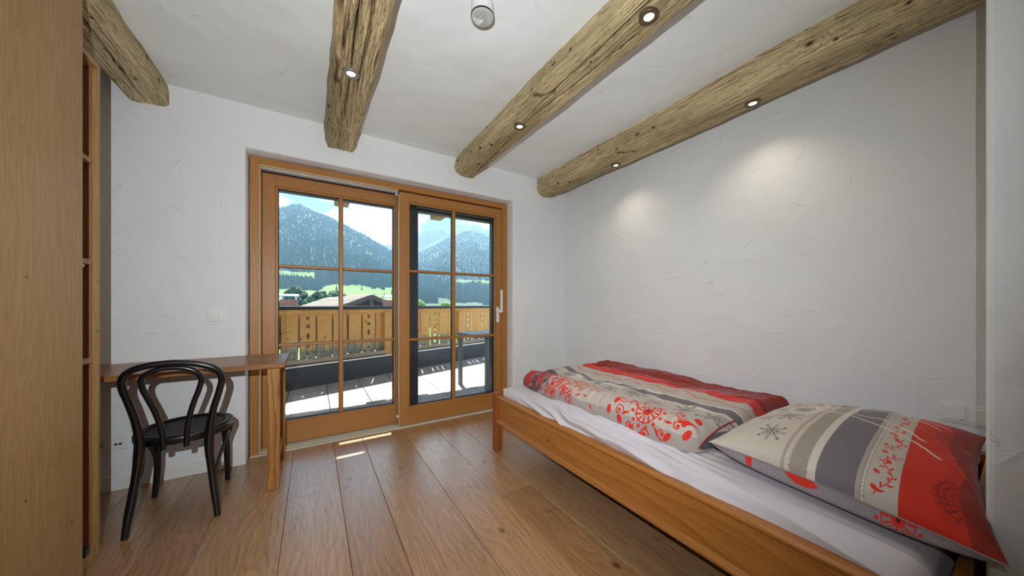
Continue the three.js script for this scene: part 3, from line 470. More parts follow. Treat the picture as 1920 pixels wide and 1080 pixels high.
function ribbon(g, pts, w) { const cv = new THREE.CatmullRomCurve3(pts.map((p) => new THREE.Vector3(p[0], p[1], 0))), q = cv.getPoints(50); for (const [k, o] of [[w, 0], [w * 0.5, w * 1.3], [w * 0.4, -w * 1.5]]) { g.strokeStyle = CREAM; g.lineWidth = k; g.lineCap = 'round'; g.beginPath(); q.forEach((p, i) => { const f = o * (0.2 + 0.8 * Math.abs(i / 50 - 0.2)); i ? g.lineTo(p.x + f * 0.2, p.y + f) : g.moveTo(p.x, p.y + f); }); g.stroke(); } }

const DL = 1.30; // metres of cloth across the duvet
const duvetTex = canvasTex(2048, 1792, (g, w, h) => {
  const Y = (a) => h - (a / DL) * h, X = (z) => (z + 2.08) / 1.38 * w, S = w / 1.38; // arc from the front hem; z along the bed
  const band = (a, b, c) => { g.fillStyle = c; g.fillRect(0, Y(b), w, Y(a) - Y(b) + 1); };
  band(0, 0.42, LINEN); band(0, 0.06, '#a3968f'); band(0.42, 0.435, CREAM); band(0.435, 0.515, GREY); band(0.515, 0.53, CREAM); band(0.53, 0.665, LINEN); band(0.665, 0.80, RED); band(0.80, DL, DRED);
  const r = rng(5); for (let i = 0; i < 160; i++) { g.fillStyle = DRED; g.globalAlpha = 0.8; leaf(g, r() * w, Y(0.797 + r() * 0.01), (0.02 + 0.03 * r()) * S, 0.008 * S, r() < 0.5 ? 2.7 : 0.4, DRED); } g.globalAlpha = 1;
  for (let i = 0; i < 200; i++) leaf(g, i / 200 * w + r() * 9, Y(0.60 + 0.018 * Math.sin(i * 0.23)), 0.018 * S, 0.004 * S, (r() - 0.5) * 1.2, RED);
  for (let i = 0; i < 90; i++) leaf(g, i / 90 * w, Y(0.665), 0.014 * S, 0.007 * S, -1.57, LINEN);
  for (let k = 0; k < 9; k++) snowflake(g, X(-2.0 + k * 0.152), Y(0.34 + 0.03 * (k % 2)), (0.05 + 0.012 * (k % 3)) * S, INK, k * 0.4);
  // red ornament near the head end
  const cx = X(-0.97), cy = Y(0.115); rosette(g, cx, cy, 0.085 * S, RED); for (let k = 0; k < 16; k++) { const a = k * 0.393, q = 0.135 + 0.03 * (k % 2); g.fillStyle = RED; g.beginPath(); g.ellipse(cx + Math.cos(a) * q * 1.35 * S, cy + Math.sin(a) * q * 0.8 * S, 0.013 * S, 0.02 * S, a, 0, 7); g.fill(); }
  for (let k = 0; k < 10; k++) { const a = k * 0.63 + 0.2; scroll(g, cx + Math.cos(a) * 0.12 * S * (1 + 0.35 * Math.abs(Math.cos(a))), cy + Math.sin(a) * 0.10 * S, 0.025 * S, RED, 0.006 * S, k % 2 ? 1 : -1); leaf(g, cx + Math.cos(a) * 0.09 * S, cy + Math.sin(a) * 0.08 * S, 0.05 * S, 0.012 * S, a, RED); }
  leaf(g, cx + 0.14 * S, cy - 0.01 * S, 0.09 * S, 0.022 * S, 0.15, RED); leaf(g, cx - 0.12 * S, cy - 0.12 * S, 0.08 * S, 0.014 * S, -0.1, RED);
  // dense flowers at the foot end on a dark ground
  g.fillStyle = '#4b4650'; g.beginPath(); g.ellipse(X(-1.98), Y(0.14), 0.22 * S, 0.17 * S, 0, 0, 7); g.fill(); g.fillStyle = '#8a7f82'; for (let i = 0; i < 26; i++) { g.beginPath(); g.ellipse(X(-2.08 + r() * 0.36), Y(r() * 0.28), 0.03 * S, 0.012 * S, r() * 3, 0, 7); g.fill(); }
  for (let i = 0; i < 24; i++) rosette(g, X(-2.05 + r() * 0.6), Y(0.01 + r() * 0.27), (0.022 + 0.026 * r()) * S, i % 3 ? RED : '#d83a38');
  for (let i = 0; i < 260; i++) leaf(g, X(-2.06 + r() * r() * 0.75), Y(r() * 0.3), (0.02 + 0.03 * r()) * S, 0.009 * S, r() * 6.3, r() < 0.2 ? '#7d1a20' : RED);
  vine(g, [[X(-1.62), Y(0.25)], [X(-1.5), Y(0.29)], [X(-1.38), Y(0.24)], [X(-1.30), Y(0.16)]], RED, 0.004 * S, 0.03 * S, 3); vine(g, [[X(-1.75), Y(0.05)], [X(-1.6), Y(0.10)], [X(-1.5), Y(0.04)]], RED, 0.004 * S, 0.03 * S, 6);
  for (let i = 0; i < 6; i++) scroll(g, X(-1.68 + 0.06 * i), Y(0.08 + 0.05 * (i % 3)), 0.022 * S, RED, 0.005 * S, i % 2 ? 1 : -1);
  // ribbon tied over the grey stripe
  ribbon(g, [[X(-1.78), Y(0.46)], [X(-1.70), Y(0.50)], [X(-1.58), Y(0.46)], [X(-1.40), Y(0.45)], [X(-1.25), Y(0.53)]], 0.012 * S); ribbon(g, [[X(-1.80), Y(0.45)], [X(-1.72), Y(0.40)], [X(-1.80), Y(0.36)], [X(-1.62), Y(0.38)], [X(-1.45), Y(0.52)]], 0.012 * S); g.fillStyle = CREAM; g.beginPath(); g.ellipse(X(-1.79), Y(0.44), 0.045 * S, 0.03 * S, 0.5, 0, 7); g.fill();
});
{
  const t = thing('duvet', 'folded duvet with red, grey and beige printed cover lying on the mattress', 'duvet', [1.88, 0.48, -1.4]);
  const XB = 2.445, yb = 0.481;
  const Xf = (q) => 1.315 + 0.075 * Math.pow(1 - q, 6) + 0.09 * (1 - Math.sqrt(Math.max(0, 1 - Math.pow(clamp((q - 0.93) / 0.07), 2)))) + (fbm(q * 5, 1, 2, 71) - 0.5) * 0.03, Zf = (a) => -2.075 + 0.02 * (fbm(a * 4, 3, 2, 72) - 0.5), Zh = (a) => -0.715 - 0.05 * a + 0.03 * (fbm(a * 5, 7, 2, 73) - 0.5);
  const NU = 200, NV = 260, warpU = (u) => (u < 0.25 ? 0.10 * Math.pow(u / 0.25, 2) : 0.10 + 0.90 * (u - 0.25) / 0.75), edge = (e, r) => (e >= r ? 1 : Math.sqrt(Math.max(0, 1 - Math.pow(1 - e / r, 2))));
  let table = null;
  const top = (u, v) => {
    const a = warpU(u), q = v < 0.08 ? 0.04 * Math.pow(v / 0.08, 2) : v > 0.92 ? 1 - 0.04 * Math.pow((1 - v) / 0.08, 2) : 0.04 + 0.92 * (v - 0.08) / 0.84;
    const xf = Xf(q), x = mix(xf, XB, a), z = mix(Zf(a), Zh(a), q), ef = x - xf, eb = XB - x, e0 = z - Zf(a), e1 = Zh(a) - z;
    let H = 0.082 + 0.020 * Math.exp(-Math.pow((x - 1.42) / 0.10, 2)) + (fbm(x * 4, z * 3, 3, 80) - 0.5) * 0.06 + (0.5 - Math.abs(vn(x * 7 + fbm(x * 3, z * 3, 2, 81) * 3, z * 2.2, 82) - 0.5)) * 0.016 - 0.020 * Math.exp(-Math.pow((z + 1.22) / 0.22, 2)) * sst(1.7, 2.2, x) + 0.012 * sst(-1.9, -2.0, z);
    const pf = Math.abs(vn(z * 34 + (fbm(x * 8, z * 6, 2, 83)) * 5, x * 3, 84) - 0.5) * 0.020 * (1 - sst(0.06, 0.22, ef)) + (fbm(x * 16, z * 22, 3, 86) - 0.5) * 0.010 + (0.5 - Math.abs(vn(x * 12 + fbm(x * 4, z * 4, 2, 88) * 4, z * 5, 87) - 0.5)) * 0.012;
    const k = Math.min(edge(ef, 0.085), edge(eb, 0.09), edge(e0, 0.06), edge(e1, 0.075 - 0.03 * sst(1.5, 1.9, x)));
    const arc = table ? table[Math.round(u * NU)] : 0;
    return [x, yb + 0.004 + (H + pf) * k, z, (z + 2.08) / 1.38, arc / DL];
  };
  { const tb = [0]; for (let i = 1; i <= NU; i++) { const p = top((i - 1) / NU, 0.5), q = top(i / NU, 0.5); tb.push(tb[i - 1] + Math.hypot(q[0] - p[0], q[1] - p[1])); } table = tb; }
  put(t, 'cover', gridGeo(NU, NV, top, false, true), cloth(0xffffff, 0.88, { map: duvetTex, bumpMap: weave, bumpScale: 0.0002 }));
  put(t, 'underside', gridGeo(30, 40, (u, v) => { const p = top(u, v); return [p[0], yb + 0.002, p[2], u, v]; }), cloth(0x8f8786));
  // the fold opens at the head end: a dark grey inner layer and its lining show
  put(t, 'inner_fold', gridGeo(60, 30, (u, v) => { const x = mix(1.37, 1.66, u), k = Math.sin(Math.PI * clamp(u * 1.05)), a = v * Math.PI; return [x, yb + 0.006 + (0.026 + 0.02 * k) * (1 - Math.cos(a)) * 0.5 + 0.003, -0.742 + (0.016 + 0.030 * k) * Math.sin(a) + 0.01 * fbm(u * 6, v, 2, 99), u, v]; }), cloth(0x4b4a50, 0.9, { side: THREE.DoubleSide }));
  put(t, 'fold_piping', sweep([[1.365, yb + 0.02, -0.727], [1.40, yb + 0.058, -0.713], [1.48, yb + 0.083, -0.708], [1.56, yb + 0.088, -0.712], [1.66, yb + 0.085, -0.718]], 0.003, 30, 6), cloth(0x8f1a1c));
}
{ // pillow
  const t = thing('pillow', 'plump square pillow with red, grey and beige printed cover at the head of the bed', 'pillow', [1.75, 0.48, -0.35]);
  const pillowTex = canvasTex(1536, 1536, (g, w, h) => { // x: from the room side to the wall; y (down): from the head end to the foot end
    const Y = (f) => f * h, r = rng(9); // f: 0 foot .. 1 head, drawn upward
    const band = (a, b, c) => { g.fillStyle = c; g.fillRect(0, h - Y(b), w, Y(b) - Y(a) + 1); }, yy = (f) => h - Y(f);
    band(0, 0.40, '#c3b8ab'); band(0.36, 0.375, '#a89a8a'); band(0.39, 0.475, '#9c9084'); band(0.475, 0.50, '#cfc5b8'); band(0.50, 0.635, GREY); band(0.635, 0.665, '#a79c93'); band(0.665, 0.76, LINEN); band(0.655, 0.66, CREAM); band(0.76, 1, '#c62a12');
    for (let i = 0; i < 60; i++) { g.fillStyle = '#cfc5b8'; g.beginPath(); g.arc(i / 60 * w, yy(0.475), w / 110, 0, 7); g.fill(); g.fillStyle = '#c3b8ab'; g.beginPath(); g.arc(i / 60 * w, yy(0.39), w / 130, 0, 7); g.fill(); }
    for (let k = 0; k < 5; k++) { snowflake(g, (0.16 + 0.2 * k) * w, yy(0.26), 0.075 * w, INK, k * 0.5); snowflake(g, (0.30 + 0.2 * k) * w, yy(0.16), 0.05 * w, INK, k * 0.8); }
    for (let i = 0; i < 5; i++) vine(g, [[(0.28 + i * 0.16) * w, yy(0.02)], [(0.34 + i * 0.16) * w, yy(0.05)], [(0.40 + i * 0.16) * w, yy(0.03)]], RED, 4, 26, i + 30);
    for (let i = 0; i < 170; i++) { g.fillStyle = INK; g.globalAlpha = 0.5; g.beginPath(); g.arc(i / 170 * w, yy(0.65 + 0.008 * (i % 2)), 4, 0, 7); g.fill(); } g.globalAlpha = 1;
    for (let i = 0; i < 4; i++) vine(g, [[(0.02 + i * 0.26) * w, yy(0.69)], [(0.10 + i * 0.26) * w, yy(0.735)], [(0.18 + i * 0.26) * w, yy(0.70)], [(0.24 + i * 0.26) * w, yy(0.74)]], RED, 5, 34, i + 3);
    for (let i = 0; i < 14; i++) { g.fillStyle = RED; g.beginPath(); g.ellipse((0.04 + i * 0.07) * w, yy(0.68 + 0.05 * r()), 13, 18, r() * 3, 0, 7); g.fill(); }
    // dark red lace corners on the red field
    g.fillStyle = DRED; g.beginPath(); g.moveTo(0, yy(1)); g.lineTo(0, yy(0.93)); g.quadraticCurveTo(0.22 * w, yy(0.90), 0.34 * w, yy(0.955)); g.quadraticCurveTo(0.5 * w, yy(0.86), 0.72 * w, yy(0.90)); g.quadraticCurveTo(0.9 * w, yy(0.86), w, yy(0.90)); g.lineTo(w, yy(1)); g.fill();
    for (const [cx, cy, R] of [[0.14, 0.955, 0.105], [0.62, 0.93, 0.10], [0.9, 0.95, 0.1]]) { g.strokeStyle = DRED; for (let k = 0; k < 13; k++) { const a = Math.PI + k * Math.PI / 12; g.lineWidth = 9; g.beginPath(); g.moveTo(cx * w + Math.cos(a) * R * 0.35 * w, yy(cy) - Math.sin(a) * R * 0.35 * w); g.lineTo(cx * w + Math.cos(a) * R * w, yy(cy) - Math.sin(a) * R * w); g.stroke(); } for (const q of [0.55, 0.75, 0.92]) { g.lineWidth = 7; g.beginPath(); g.arc(cx * w, yy(cy), R * q * w, 0, Math.PI); g.stroke(); } }
    // tied ribbon
    for (const p of [[[0.62, 0.30], [0.56, 0.45], [0.50, 0.62], [0.42, 0.78], [0.36, 0.86]], [[0.62, 0.30], [0.60, 0.46], [0.57, 0.64], [0.47, 0.80]], [[0.66, 0.32], [0.72, 0.48], [0.74, 0.66], [0.70, 0.84]], [[0.66, 0.32], [0.78, 0.50], [0.80, 0.72], [0.78, 0.86]]]) ribbon(g, p.map(([a, b]) => [a * w, yy(b)]), 15);
    for (const p of [[[0.64, 0.31], [0.72, 0.22], [0.80, 0.26], [0.70, 0.34], [0.64, 0.31]], [[0.64, 0.31], [0.56, 0.20], [0.48, 0.22], [0.54, 0.34], [0.64, 0.31]]]) ribbon(g, p.map(([a, b]) => [a * w, yy(b)]), 26);
    g.fillStyle = CREAM; g.beginPath(); g.ellipse(0.64 * w, yy(0.31), 40, 32, 0.4, 0, 7); g.fill();
  });
  const backTex = canvasTex(1024, 512, (g, w, h) => { g.fillStyle = '#8b8286'; g.fillRect(0, 0, w, h); const r = rng(4); for (let i = 0; i < 26; i++) { const x = r() * w * 0.5, y = r() * h; if (i % 3) leaf(g, x, y, 70, 16, r() * 3, RED); else rosette(g, x, y, 34, RED); } });
  // corners: room side foot, wall side foot, wall side head, room side head
  const C = [[1.362, 0.546, -0.686], [2.20, 0.552, -0.672], [2.16, 0.60, -0.085], [1.252, 0.545, -0.022]];
  const surf = (side) => (u, v) => { // u: room -> wall, v: foot -> head
    const pu = u * 2 - 1, pv = v * 2 - 1, x = mix(mix(C[0][0], C[1][0], u), mix(C[3][0], C[2][0], u), v), y = mix(mix(C[0][1], C[1][1], u), mix(C[3][1], C[2][1], u), v), z = mix(mix(C[0][2], C[1][2], u), mix(C[3][2], C[2][2], u), v);
    const bow = 0.028, ix = -Math.sign(pu) * bow * (1 - pv * pv) * Math.pow(Math.abs(pu), 3), iz = -Math.sign(pv) * bow * (1 - pu * pu) * Math.pow(Math.abs(pv), 3);
    const f = Math.pow((1 - Math.pow(Math.abs(pu), 2.6)) * (1 - Math.pow(Math.abs(pv), 2.6)), 0.55);
    const cr = (fbm(u * 3, v * 4, 3, 120) - 0.5) * 0.03 * f + (0.5 - Math.abs(vn(u * 3.5 + fbm(u * 3, v * 3, 2, 5) * 3, v * 15 + fbm(u * 4, v * 2, 2, 6) * 4, 122) - 0.5)) * 0.036 * f * (1.05 - f) + (0.5 - Math.abs(vn(u * 13 + fbm(u * 3, v * 3, 2, 8) * 4, v * 5, 126) - 0.5)) * 0.022 * f * (1.1 - f) * (1 - sst(0.2, 0.5, v)) + (fbm(u * 14, v * 12, 2, 124) - 0.5) * 0.006 * f;
    const bell = (q) => (q / 0.10) * Math.exp(1 - q / 0.10), puff = side > 0 ? 0.010 : 0.038, ox = Math.sign(pu) * puff * bell(1 - Math.abs(pu)) * (1 - pv * pv * pv * pv), oz = pv < 0 ? -puff * bell(1 - Math.abs(pv)) * (1 - pu * pu * pu * pu) * 0.6 : 0;
    const lift = side > 0 ? 0.100 * f + cr : -Math.min(0.085 * Math.pow(f, 0.8), Math.max(0, y - 0.4825));
    return [x + ix + ox, y + lift + side * 0.0008, z + iz + oz, u, v];
  };
  put(t, 'cover_front', gridGeo(200, 200, surf(1), false, true), cloth(0xffffff, 0.85, { map: pillowTex, bumpMap: weave, bumpScale: 0.0002 }), 'printed face with red, grey and beige bands');
  put(t, 'cover_back', gridGeo(90, 90, surf(-1)), cloth(0xffffff, 0.85, { map: backTex }), 'grey underside with red print');
  const e = []; for (let k = 0; k <= 24; k++) { const p = surf(1)(0, k / 24); e.push([p[0] - 0.001, p[1], p[2]]); } put(t, 'seam', sweep(e, 0.0022, 60, 6), cloth(0x8f8680));
}

// ---------------------------------------------------------------- terrace
const TY = -0.03, SK = 0.3497, NK = Math.hypot(1, SK); // the parapet and railing stand askew: z = z0 - SK x
M.tile = [0, 1, 2, 3].map((k) => { const N = 256, b = new Uint8Array(N * N * 4); for (let j = 0; j < N; j++) for (let i = 0; i < N; i++) { const o = (j * N + i) * 4, q = [158, 152, 162, 155][k] + (fbm(i / N * 6, j / N * 6, 4, k * 7 + 200, 6, 6) - 0.5) * 40 + (lat(i, j, k) - 0.5) * 16; b[o] = q; b[o + 1] = q * 0.985; b[o + 2] = q * 0.955; b[o + 3] = 255; } return new THREE.MeshStandardMaterial({ map: dataTex(N, N, b, true, 1.5, 1.5), roughness: 0.85 }); });
{
  const t = new THREE.Group(); t.name = 'terrace_floor'; t.userData.kind = 'structure'; scene.add(t);
  put(t, 'bedding', slab(-3.4, 6.2, -0.35, TY - 0.03, -8.2, -3.17), std(0x3a3a38, 0.95));
  const r = rng(31), offs = [0.07, -0.20, 0.0, 0.30, 0.12, -0.12, -0.02, 0.26, 0.10, -0.2, 0.02];
  for (let c = -8; c < 14; c++) { const x0 = 0.160 + c * 0.4262, o = offs[((c % 11) + 11) % 11]; for (let k = -1; k < 8; k++) { const z1 = -3.55 + o - k * 0.66, z0 = z1 - 0.66; const a = Math.min(z1, -3.19); if (z0 > -3.25 || z1 < -5.35 - SK * (x0 + 0.4)) continue; board(t, 'tile', M.tile[(r() * 4) | 0], x0 + 0.004, x0 + 0.4222, TY - 0.03, TY + (r() - 0.5) * 0.002, z0 + 0.004, a - 0.004, 'x', 0.002); } }
}
const skew = (geo, z0) => { geo.rotateY(Math.atan(SK)); geo.translate(0, 0, z0); return geo; };  // s along the railing, local z outward negative
const rubber = std(0x33373a, 0.55), flashing = std(0x59636b, 0.35, 0.6);
{
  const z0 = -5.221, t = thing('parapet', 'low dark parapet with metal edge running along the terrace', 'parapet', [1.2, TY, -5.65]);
  const s = new THREE.Shape(); s.moveTo(0, TY - 0.1); s.lineTo(0, 0.17); s.quadraticCurveTo(0, 0.262, -0.045, 0.268); s.lineTo(-0.10, 0.268); s.lineTo(-0.10, TY - 0.1); s.closePath();
  const g = new THREE.ExtrudeGeometry(s, { depth: 10, bevelEnabled: false, curveSegments: 10 }); g.rotateY(Math.PI / 2); g.scale(1, 1, 1); g.translate(-3.6, 0, 0); // shape x -> -z
  g.scale(1, 1, -1); const ix = g.index; if (!ix) { const p = g.attributes.position.array; for (let i = 0; i < p.length; i += 9) for (let k = 0; k < 3; k++) { const q = p[i + 3 + k]; p[i + 3 + k] = p[i + 6 + k]; p[i + 6 + k] = q; } g.computeVertexNormals(); }
  g.rotateY(Math.atan(SK)); g.translate(0, 0, z0); put(t, 'coping', g, rubber);
  put(t, 'metal_edge_glint', skew(chamfer(-3.6, 6.4, 0.258, 0.276, -0.062, -0.020, 'x', 0.004), z0), std(0xeef1f3, 0.35, 0.1));  // near-white colour paints the bright sky reflection onto the metal edge
}
{ // chalet railing with fretwork boards
  const z0 = -5.221 - 0.15 * NK, t = thing('balcony_railing', 'wooden chalet railing with cut-out boards and black top rail round the terrace', 'railing', [1.2, TY, -5.8]);
  const put2 = (name, g, m, label) => put(t, name, skew(g, z0), m, label), bd = (name, m, ...a) => put2(name, chamfer(...a), m);
  bd('top_rail', M.anthracite, -3.6, 6.6, 1.036, 1.084, -0.03, 0.07, 'x', 0.004); bd('hand_rail', M.railWood, -3.6, 6.6, 0.972, 1.036, 0.0, 0.045, 'x', 0.003);
  bd('sill_log', M.weathered, -3.6, 6.6, 0.285, 0.352, -0.06, 0.075, 'x', 0.012); bd('lower_board', M.rafter, -3.6, 6.6, 0.235, 0.284, -0.05, 0.03, 'x', 0.006);
  // boards: bare wood above, weathered grey below where rain splashes
  const tex = (() => { const base = wood({ w: 512, h: 1024, lu: 1, lv: 1, light: 0xd9a55f, dark: 0x9a6428, seed: 71, rings: 30, wave: 1.2, contrast: 0.4, fine: 0.25, knots: 26, knotSize: 0.010, tone: 0.4 }), d = base.map.image.data, W = 512, H = 1024;
    // u (i) runs up the board: 0 at its foot, 1 at 1 m
    for (let j = 0; j < H; j++) for (let i = 0; i < W; i++) { const o = (j * W + i) * 4, up = i / W, n = fbm(i / W * 6, j / H * 60, 3, 75, 6, 60) * 0.5 + fbm(i / W * 3, j / H * 14, 3, 78, 3, 14) * 0.5, k = sst(0.06, -0.06, up - 0.16 - (n - 0.5) * 0.45) ; const gq = 132 + (fbm(i / W * 10, j / H * 120, 3, 80, 10, 120) - 0.5) * 90; d[o] = mix(d[o], gq, k); d[o + 1] = mix(d[o + 1], gq * 0.97, k); d[o + 2] = mix(d[o + 2], gq * 0.86, k); }
    return base; })();
  const bm = new THREE.MeshStandardMaterial({ map: tex.map, roughness: 0.8 });
  const cut = (s, cx, rev) => { // column of fretwork holes: shield, hourglass, hexagon, hourglass, shield
    const poly = (p) => { const h = new THREE.Path(); p.forEach(([x, y], i) => (i ? h.lineTo(cx + x, y) : h.moveTo(cx + x, y))); h.closePath(); s.holes.push(h); }, w = 0.024;
    poly([[-w, 0.948], [w, 0.948], [w, 0.905], [0, 0.882], [-w, 0.905]]); poly([[-w, 0.835], [0, 0.815], [w, 0.835], [w, 0.765], [0, 0.785], [-w, 0.765]]); poly([[0, 0.712], [w, 0.685], [w, 0.640], [0, 0.612], [-w, 0.640], [-w, 0.685]]);
    poly([[-w, 0.560], [0, 0.540], [w, 0.560], [w, 0.490], [0, 0.510], [-w, 0.490]]); poly([[0, 0.447], [w, 0.424], [w, 0.382], [-w, 0.382], [-w, 0.424]]);
  };
  const gaps = [-3.47]; for (let k = 1; k < 46; k++) gaps.push(-0.394 + (k - 14) * 0.2195);
  const fret = [-0.0625, 0.816, 1.255, 2.126, 2.97, 3.4, -0.94, -1.82, 4.28], r = rng(8);
  for (let k = 0; k < gaps.length - 1; k++) {
    const a = gaps[k] + 0.0125, b = gaps[k + 1] - 0.0125; if (b - a < 0.05) continue; const c = (a + b) / 2; if (c > 6.4) break;
    const s = new THREE.Shape(); s.moveTo(a, 0.352); s.lineTo(b, 0.352); s.lineTo(b, 0.99); s.lineTo(a, 0.99); s.closePath(); const f = fret.some((q) => Math.abs(q - c) < 0.11); if (f) cut(s, c);
    const g = new THREE.ExtrudeGeometry(s, { depth: 0.016, bevelEnabled: false }), p = g.attributes.position, u = g.attributes.uv, ov = r() * 5; for (let i = 0; i < p.count; i++) u.setXY(i, p.getY(i) - 0.352 + 0.001, p.getX(i) + ov); g.translate(0, 0, -0.012);
    put2(f ? 'fretwork_board' : 'plain_board', g, bm);
  }
  for (let k = 0; k < 20; k++) { const s0 = -3.47 + k * 0.2195 + 0.02; if (s0 > 0.92) break; bd('backing_board', M.weathered, s0 + 0.0, s0 + 0.2185, 0.505, 0.985, -0.050, -0.034, 'y', 0.002); }
  for (const [s0, s1] of [[1.055, 1.165], [2.67, 2.79], [-1.5, -1.39], [4.4, 4.51]]) bd('post', M.railWood, s0, s1, 0.26, 0.985, 0.012, 0.075, 'y', 0.005);
}
{ // roof over the terrace: boards on rafters, two gaps added to throw sun streaks on the floor
  const t = thing('eave', 'deep wooden roof overhang with rafter ends above the terrace', 'roof', [0.8, 2.67, -4.6]);
  for (const x of [-2.71, -1.165, 0.385, 1.935, 3.485, 5.03]) board(t, 'rafter', M.rafter, x - 0.10, x + 0.10, 2.672, 2.872, -5.82, -3.205, 'z', 0.008);
  // boards run along x; gaps at z = -4.88 and z = -4.61
  const rows = [[-6.0, -5.72], [-5.717, -5.44], [-5.437, -5.16], [-5.157, -4.905], [-4.850, -4.642], [-4.582, -4.30], [-4.297, -4.02], [-4.017, -3.74], [-3.737, -3.46], [-3.457, -3.205]];
  for (const [a, b] of rows) board(t, 'roof_board', M.rafter, -3.2, 5.6, 2.90, 2.935, a, b, 'x', 0.003);
  for (const [a, b, lo, hi] of [[-4.905, -4.850, 0.615, 1.03], [-4.642, -4.582, 0.585, 0.765]]) { board(t, 'roof_board', M.rafter, -3.2, lo, 2.90, 2.935, a, b, 'x', 0.003); board(t, 'roof_board', M.rafter, hi, 5.6, 2.90, 2.935, a, b, 'x', 0.003); }
  for (let k = 0; k < 36; k++) { const x = -3.2 + k * 0.245, j = (vn(k * 1.7, 3, 5) - 0.5) * 0.10; board(t, 'roof_tile', std(0x7a6a5a, 0.9), x, x + 0.238, 2.937, 2.952, -6.06 + j, -5.72, 'z', 0.004); }
}
{
  const t = thing('terrace_table', 'grey metal table standing on the terrace tiles', 'table', [2.2, TY, -4.0]), m = std(0x6d7472, 0.5, 0.3), mt = std(0x59626c, 0.35, 0.2);
  board(t, 'table_top', mt, 1.745, 2.62, 0.690, 0.716, -4.33, -3.66, 'x', 0.003);
  for (const [x, z] of [[1.768, -4.322], [1.90, -3.745], [2.55, -4.322], [2.55, -3.745]]) board(t, 'leg', m, x, x + 0.052, TY, 0.690, z, z + 0.052, 'y', 0.003);
}

// ---------------------------------------------------------------- beyond the terrace
{ // neighbouring house: only its roof rises above the railing
  const t = thing('neighbour_house', 'chalet with brown shingled gable roof beyond the railing', 'house', [4, -6, -42]);
  const A = new THREE.Vector3(4.8, 2.11, -34.7), B = new THREE.Vector3(1.67, 2.11, -50.2), dir = B.clone().sub(A).normalize(), out = new THREE.Vector3(dir.z, 0, -dir.x), pitch = Math.tan(21 * Math.PI / 180), L = A.distanceTo(B), Wd = 6.5;
  const P = (l, w, up = 0) => { const p = A.clone().addScaledVector(dir, l).addScaledVector(out, w); p.y -= Math.abs(w) * pitch - up; return [p.x, p.y, p.z]; };
  const tileM = [0x9a8c78, 0xa89a86, 0x8d7f6c].map((c) => std(c, 0.9)), quad = (pts) => { const g = new THREE.BufferGeometry(); g.setAttribute('position', new THREE.Float32BufferAttribute(pts.flat(), 3)); const n = pts.length / 2, I = []; for (let i = 0; i < n - 1; i++) I.push(i * 2, i * 2 + 1, i * 2 + 2, i * 2 + 1, i * 2 + 3, i * 2 + 2); g.setIndex(I); return flat(g); };
  const hexa = (a, b, c, d, th) => { const up = [a, b, c, d], lo = up.map(([x, y, z]) => [x, y - th, z]), v = [...up, ...lo], I = [0, 1, 2, 0, 2, 3, 4, 6, 5, 4, 7, 6, 0, 4, 5, 0, 5, 1, 1, 5, 6, 1, 6, 2, 2, 6, 7, 2, 7, 3, 3, 7, 4, 3, 4, 0], g = new THREE.BufferGeometry(); g.setAttribute('position', new THREE.Float32BufferAttribute(v.flat(), 3)); g.setIndex(I); return flat(g); };
  for (const s of [-1, 1]) for (let k = 0; k < 14; k++) { const w0 = s * k * Wd / 14, w1 = s * ((k + 1) * Wd / 14 + 0.06); put(t, 'shingle_course', hexa(P(-0.6, w0, 0.02), P(L, w0, 0.02), P(L, w1, 0.10), P(-0.6, w1, 0.10), 0.07), tileM[k % 3]).material.side = THREE.DoubleSide; }
  for (const s of [-1, 1]) put(t, 'barge_board', hexa(P(-0.65, 0, 0.0), P(-0.55, 0, 0.0), P(-0.55, s * Wd, 0.0), P(-0.65, s * Wd, 0.0), 0.42), M.darkWood).material.side = THREE.DoubleSide;
  const gable = new THREE.BufferGeometry(); gable.setAttribute('position', new THREE.Float32BufferAttribute([P(0.4, 0, -0.1), P(0.4, -5.8, -0.1), [P(0.4, -5.8)[0], -6, P(0.4, -5.8)[2]], P(0.4, 0, -0.1), [P(0.4, -5.8)[0], -6, P(0.4, -5.8)[2]], [P(0.4, 5.8)[0], -6, P(0.4, 5.8)[2]], P(0.4, 0, -0.1), [P(0.4, 5.8)[0], -6, P(0.4, 5.8)[2]], P(0.4, 5.8, -0.1)].flat(), 3)); gable.computeVertexNormals(); put(t, 'gable_wall', gable, std(0x4a3a33, 0.85, 0, { side: THREE.DoubleSide }));
  const k0 = P(-0.5, 0, -0.3); put(t, 'king_post', chamfer(k0[0] - 0.16, k0[0] + 0.16, k0[1] - 1.6, k0[1], k0[2] - 0.12, k0[2] + 0.12, 'y', 0.01), M.darkWood);
}
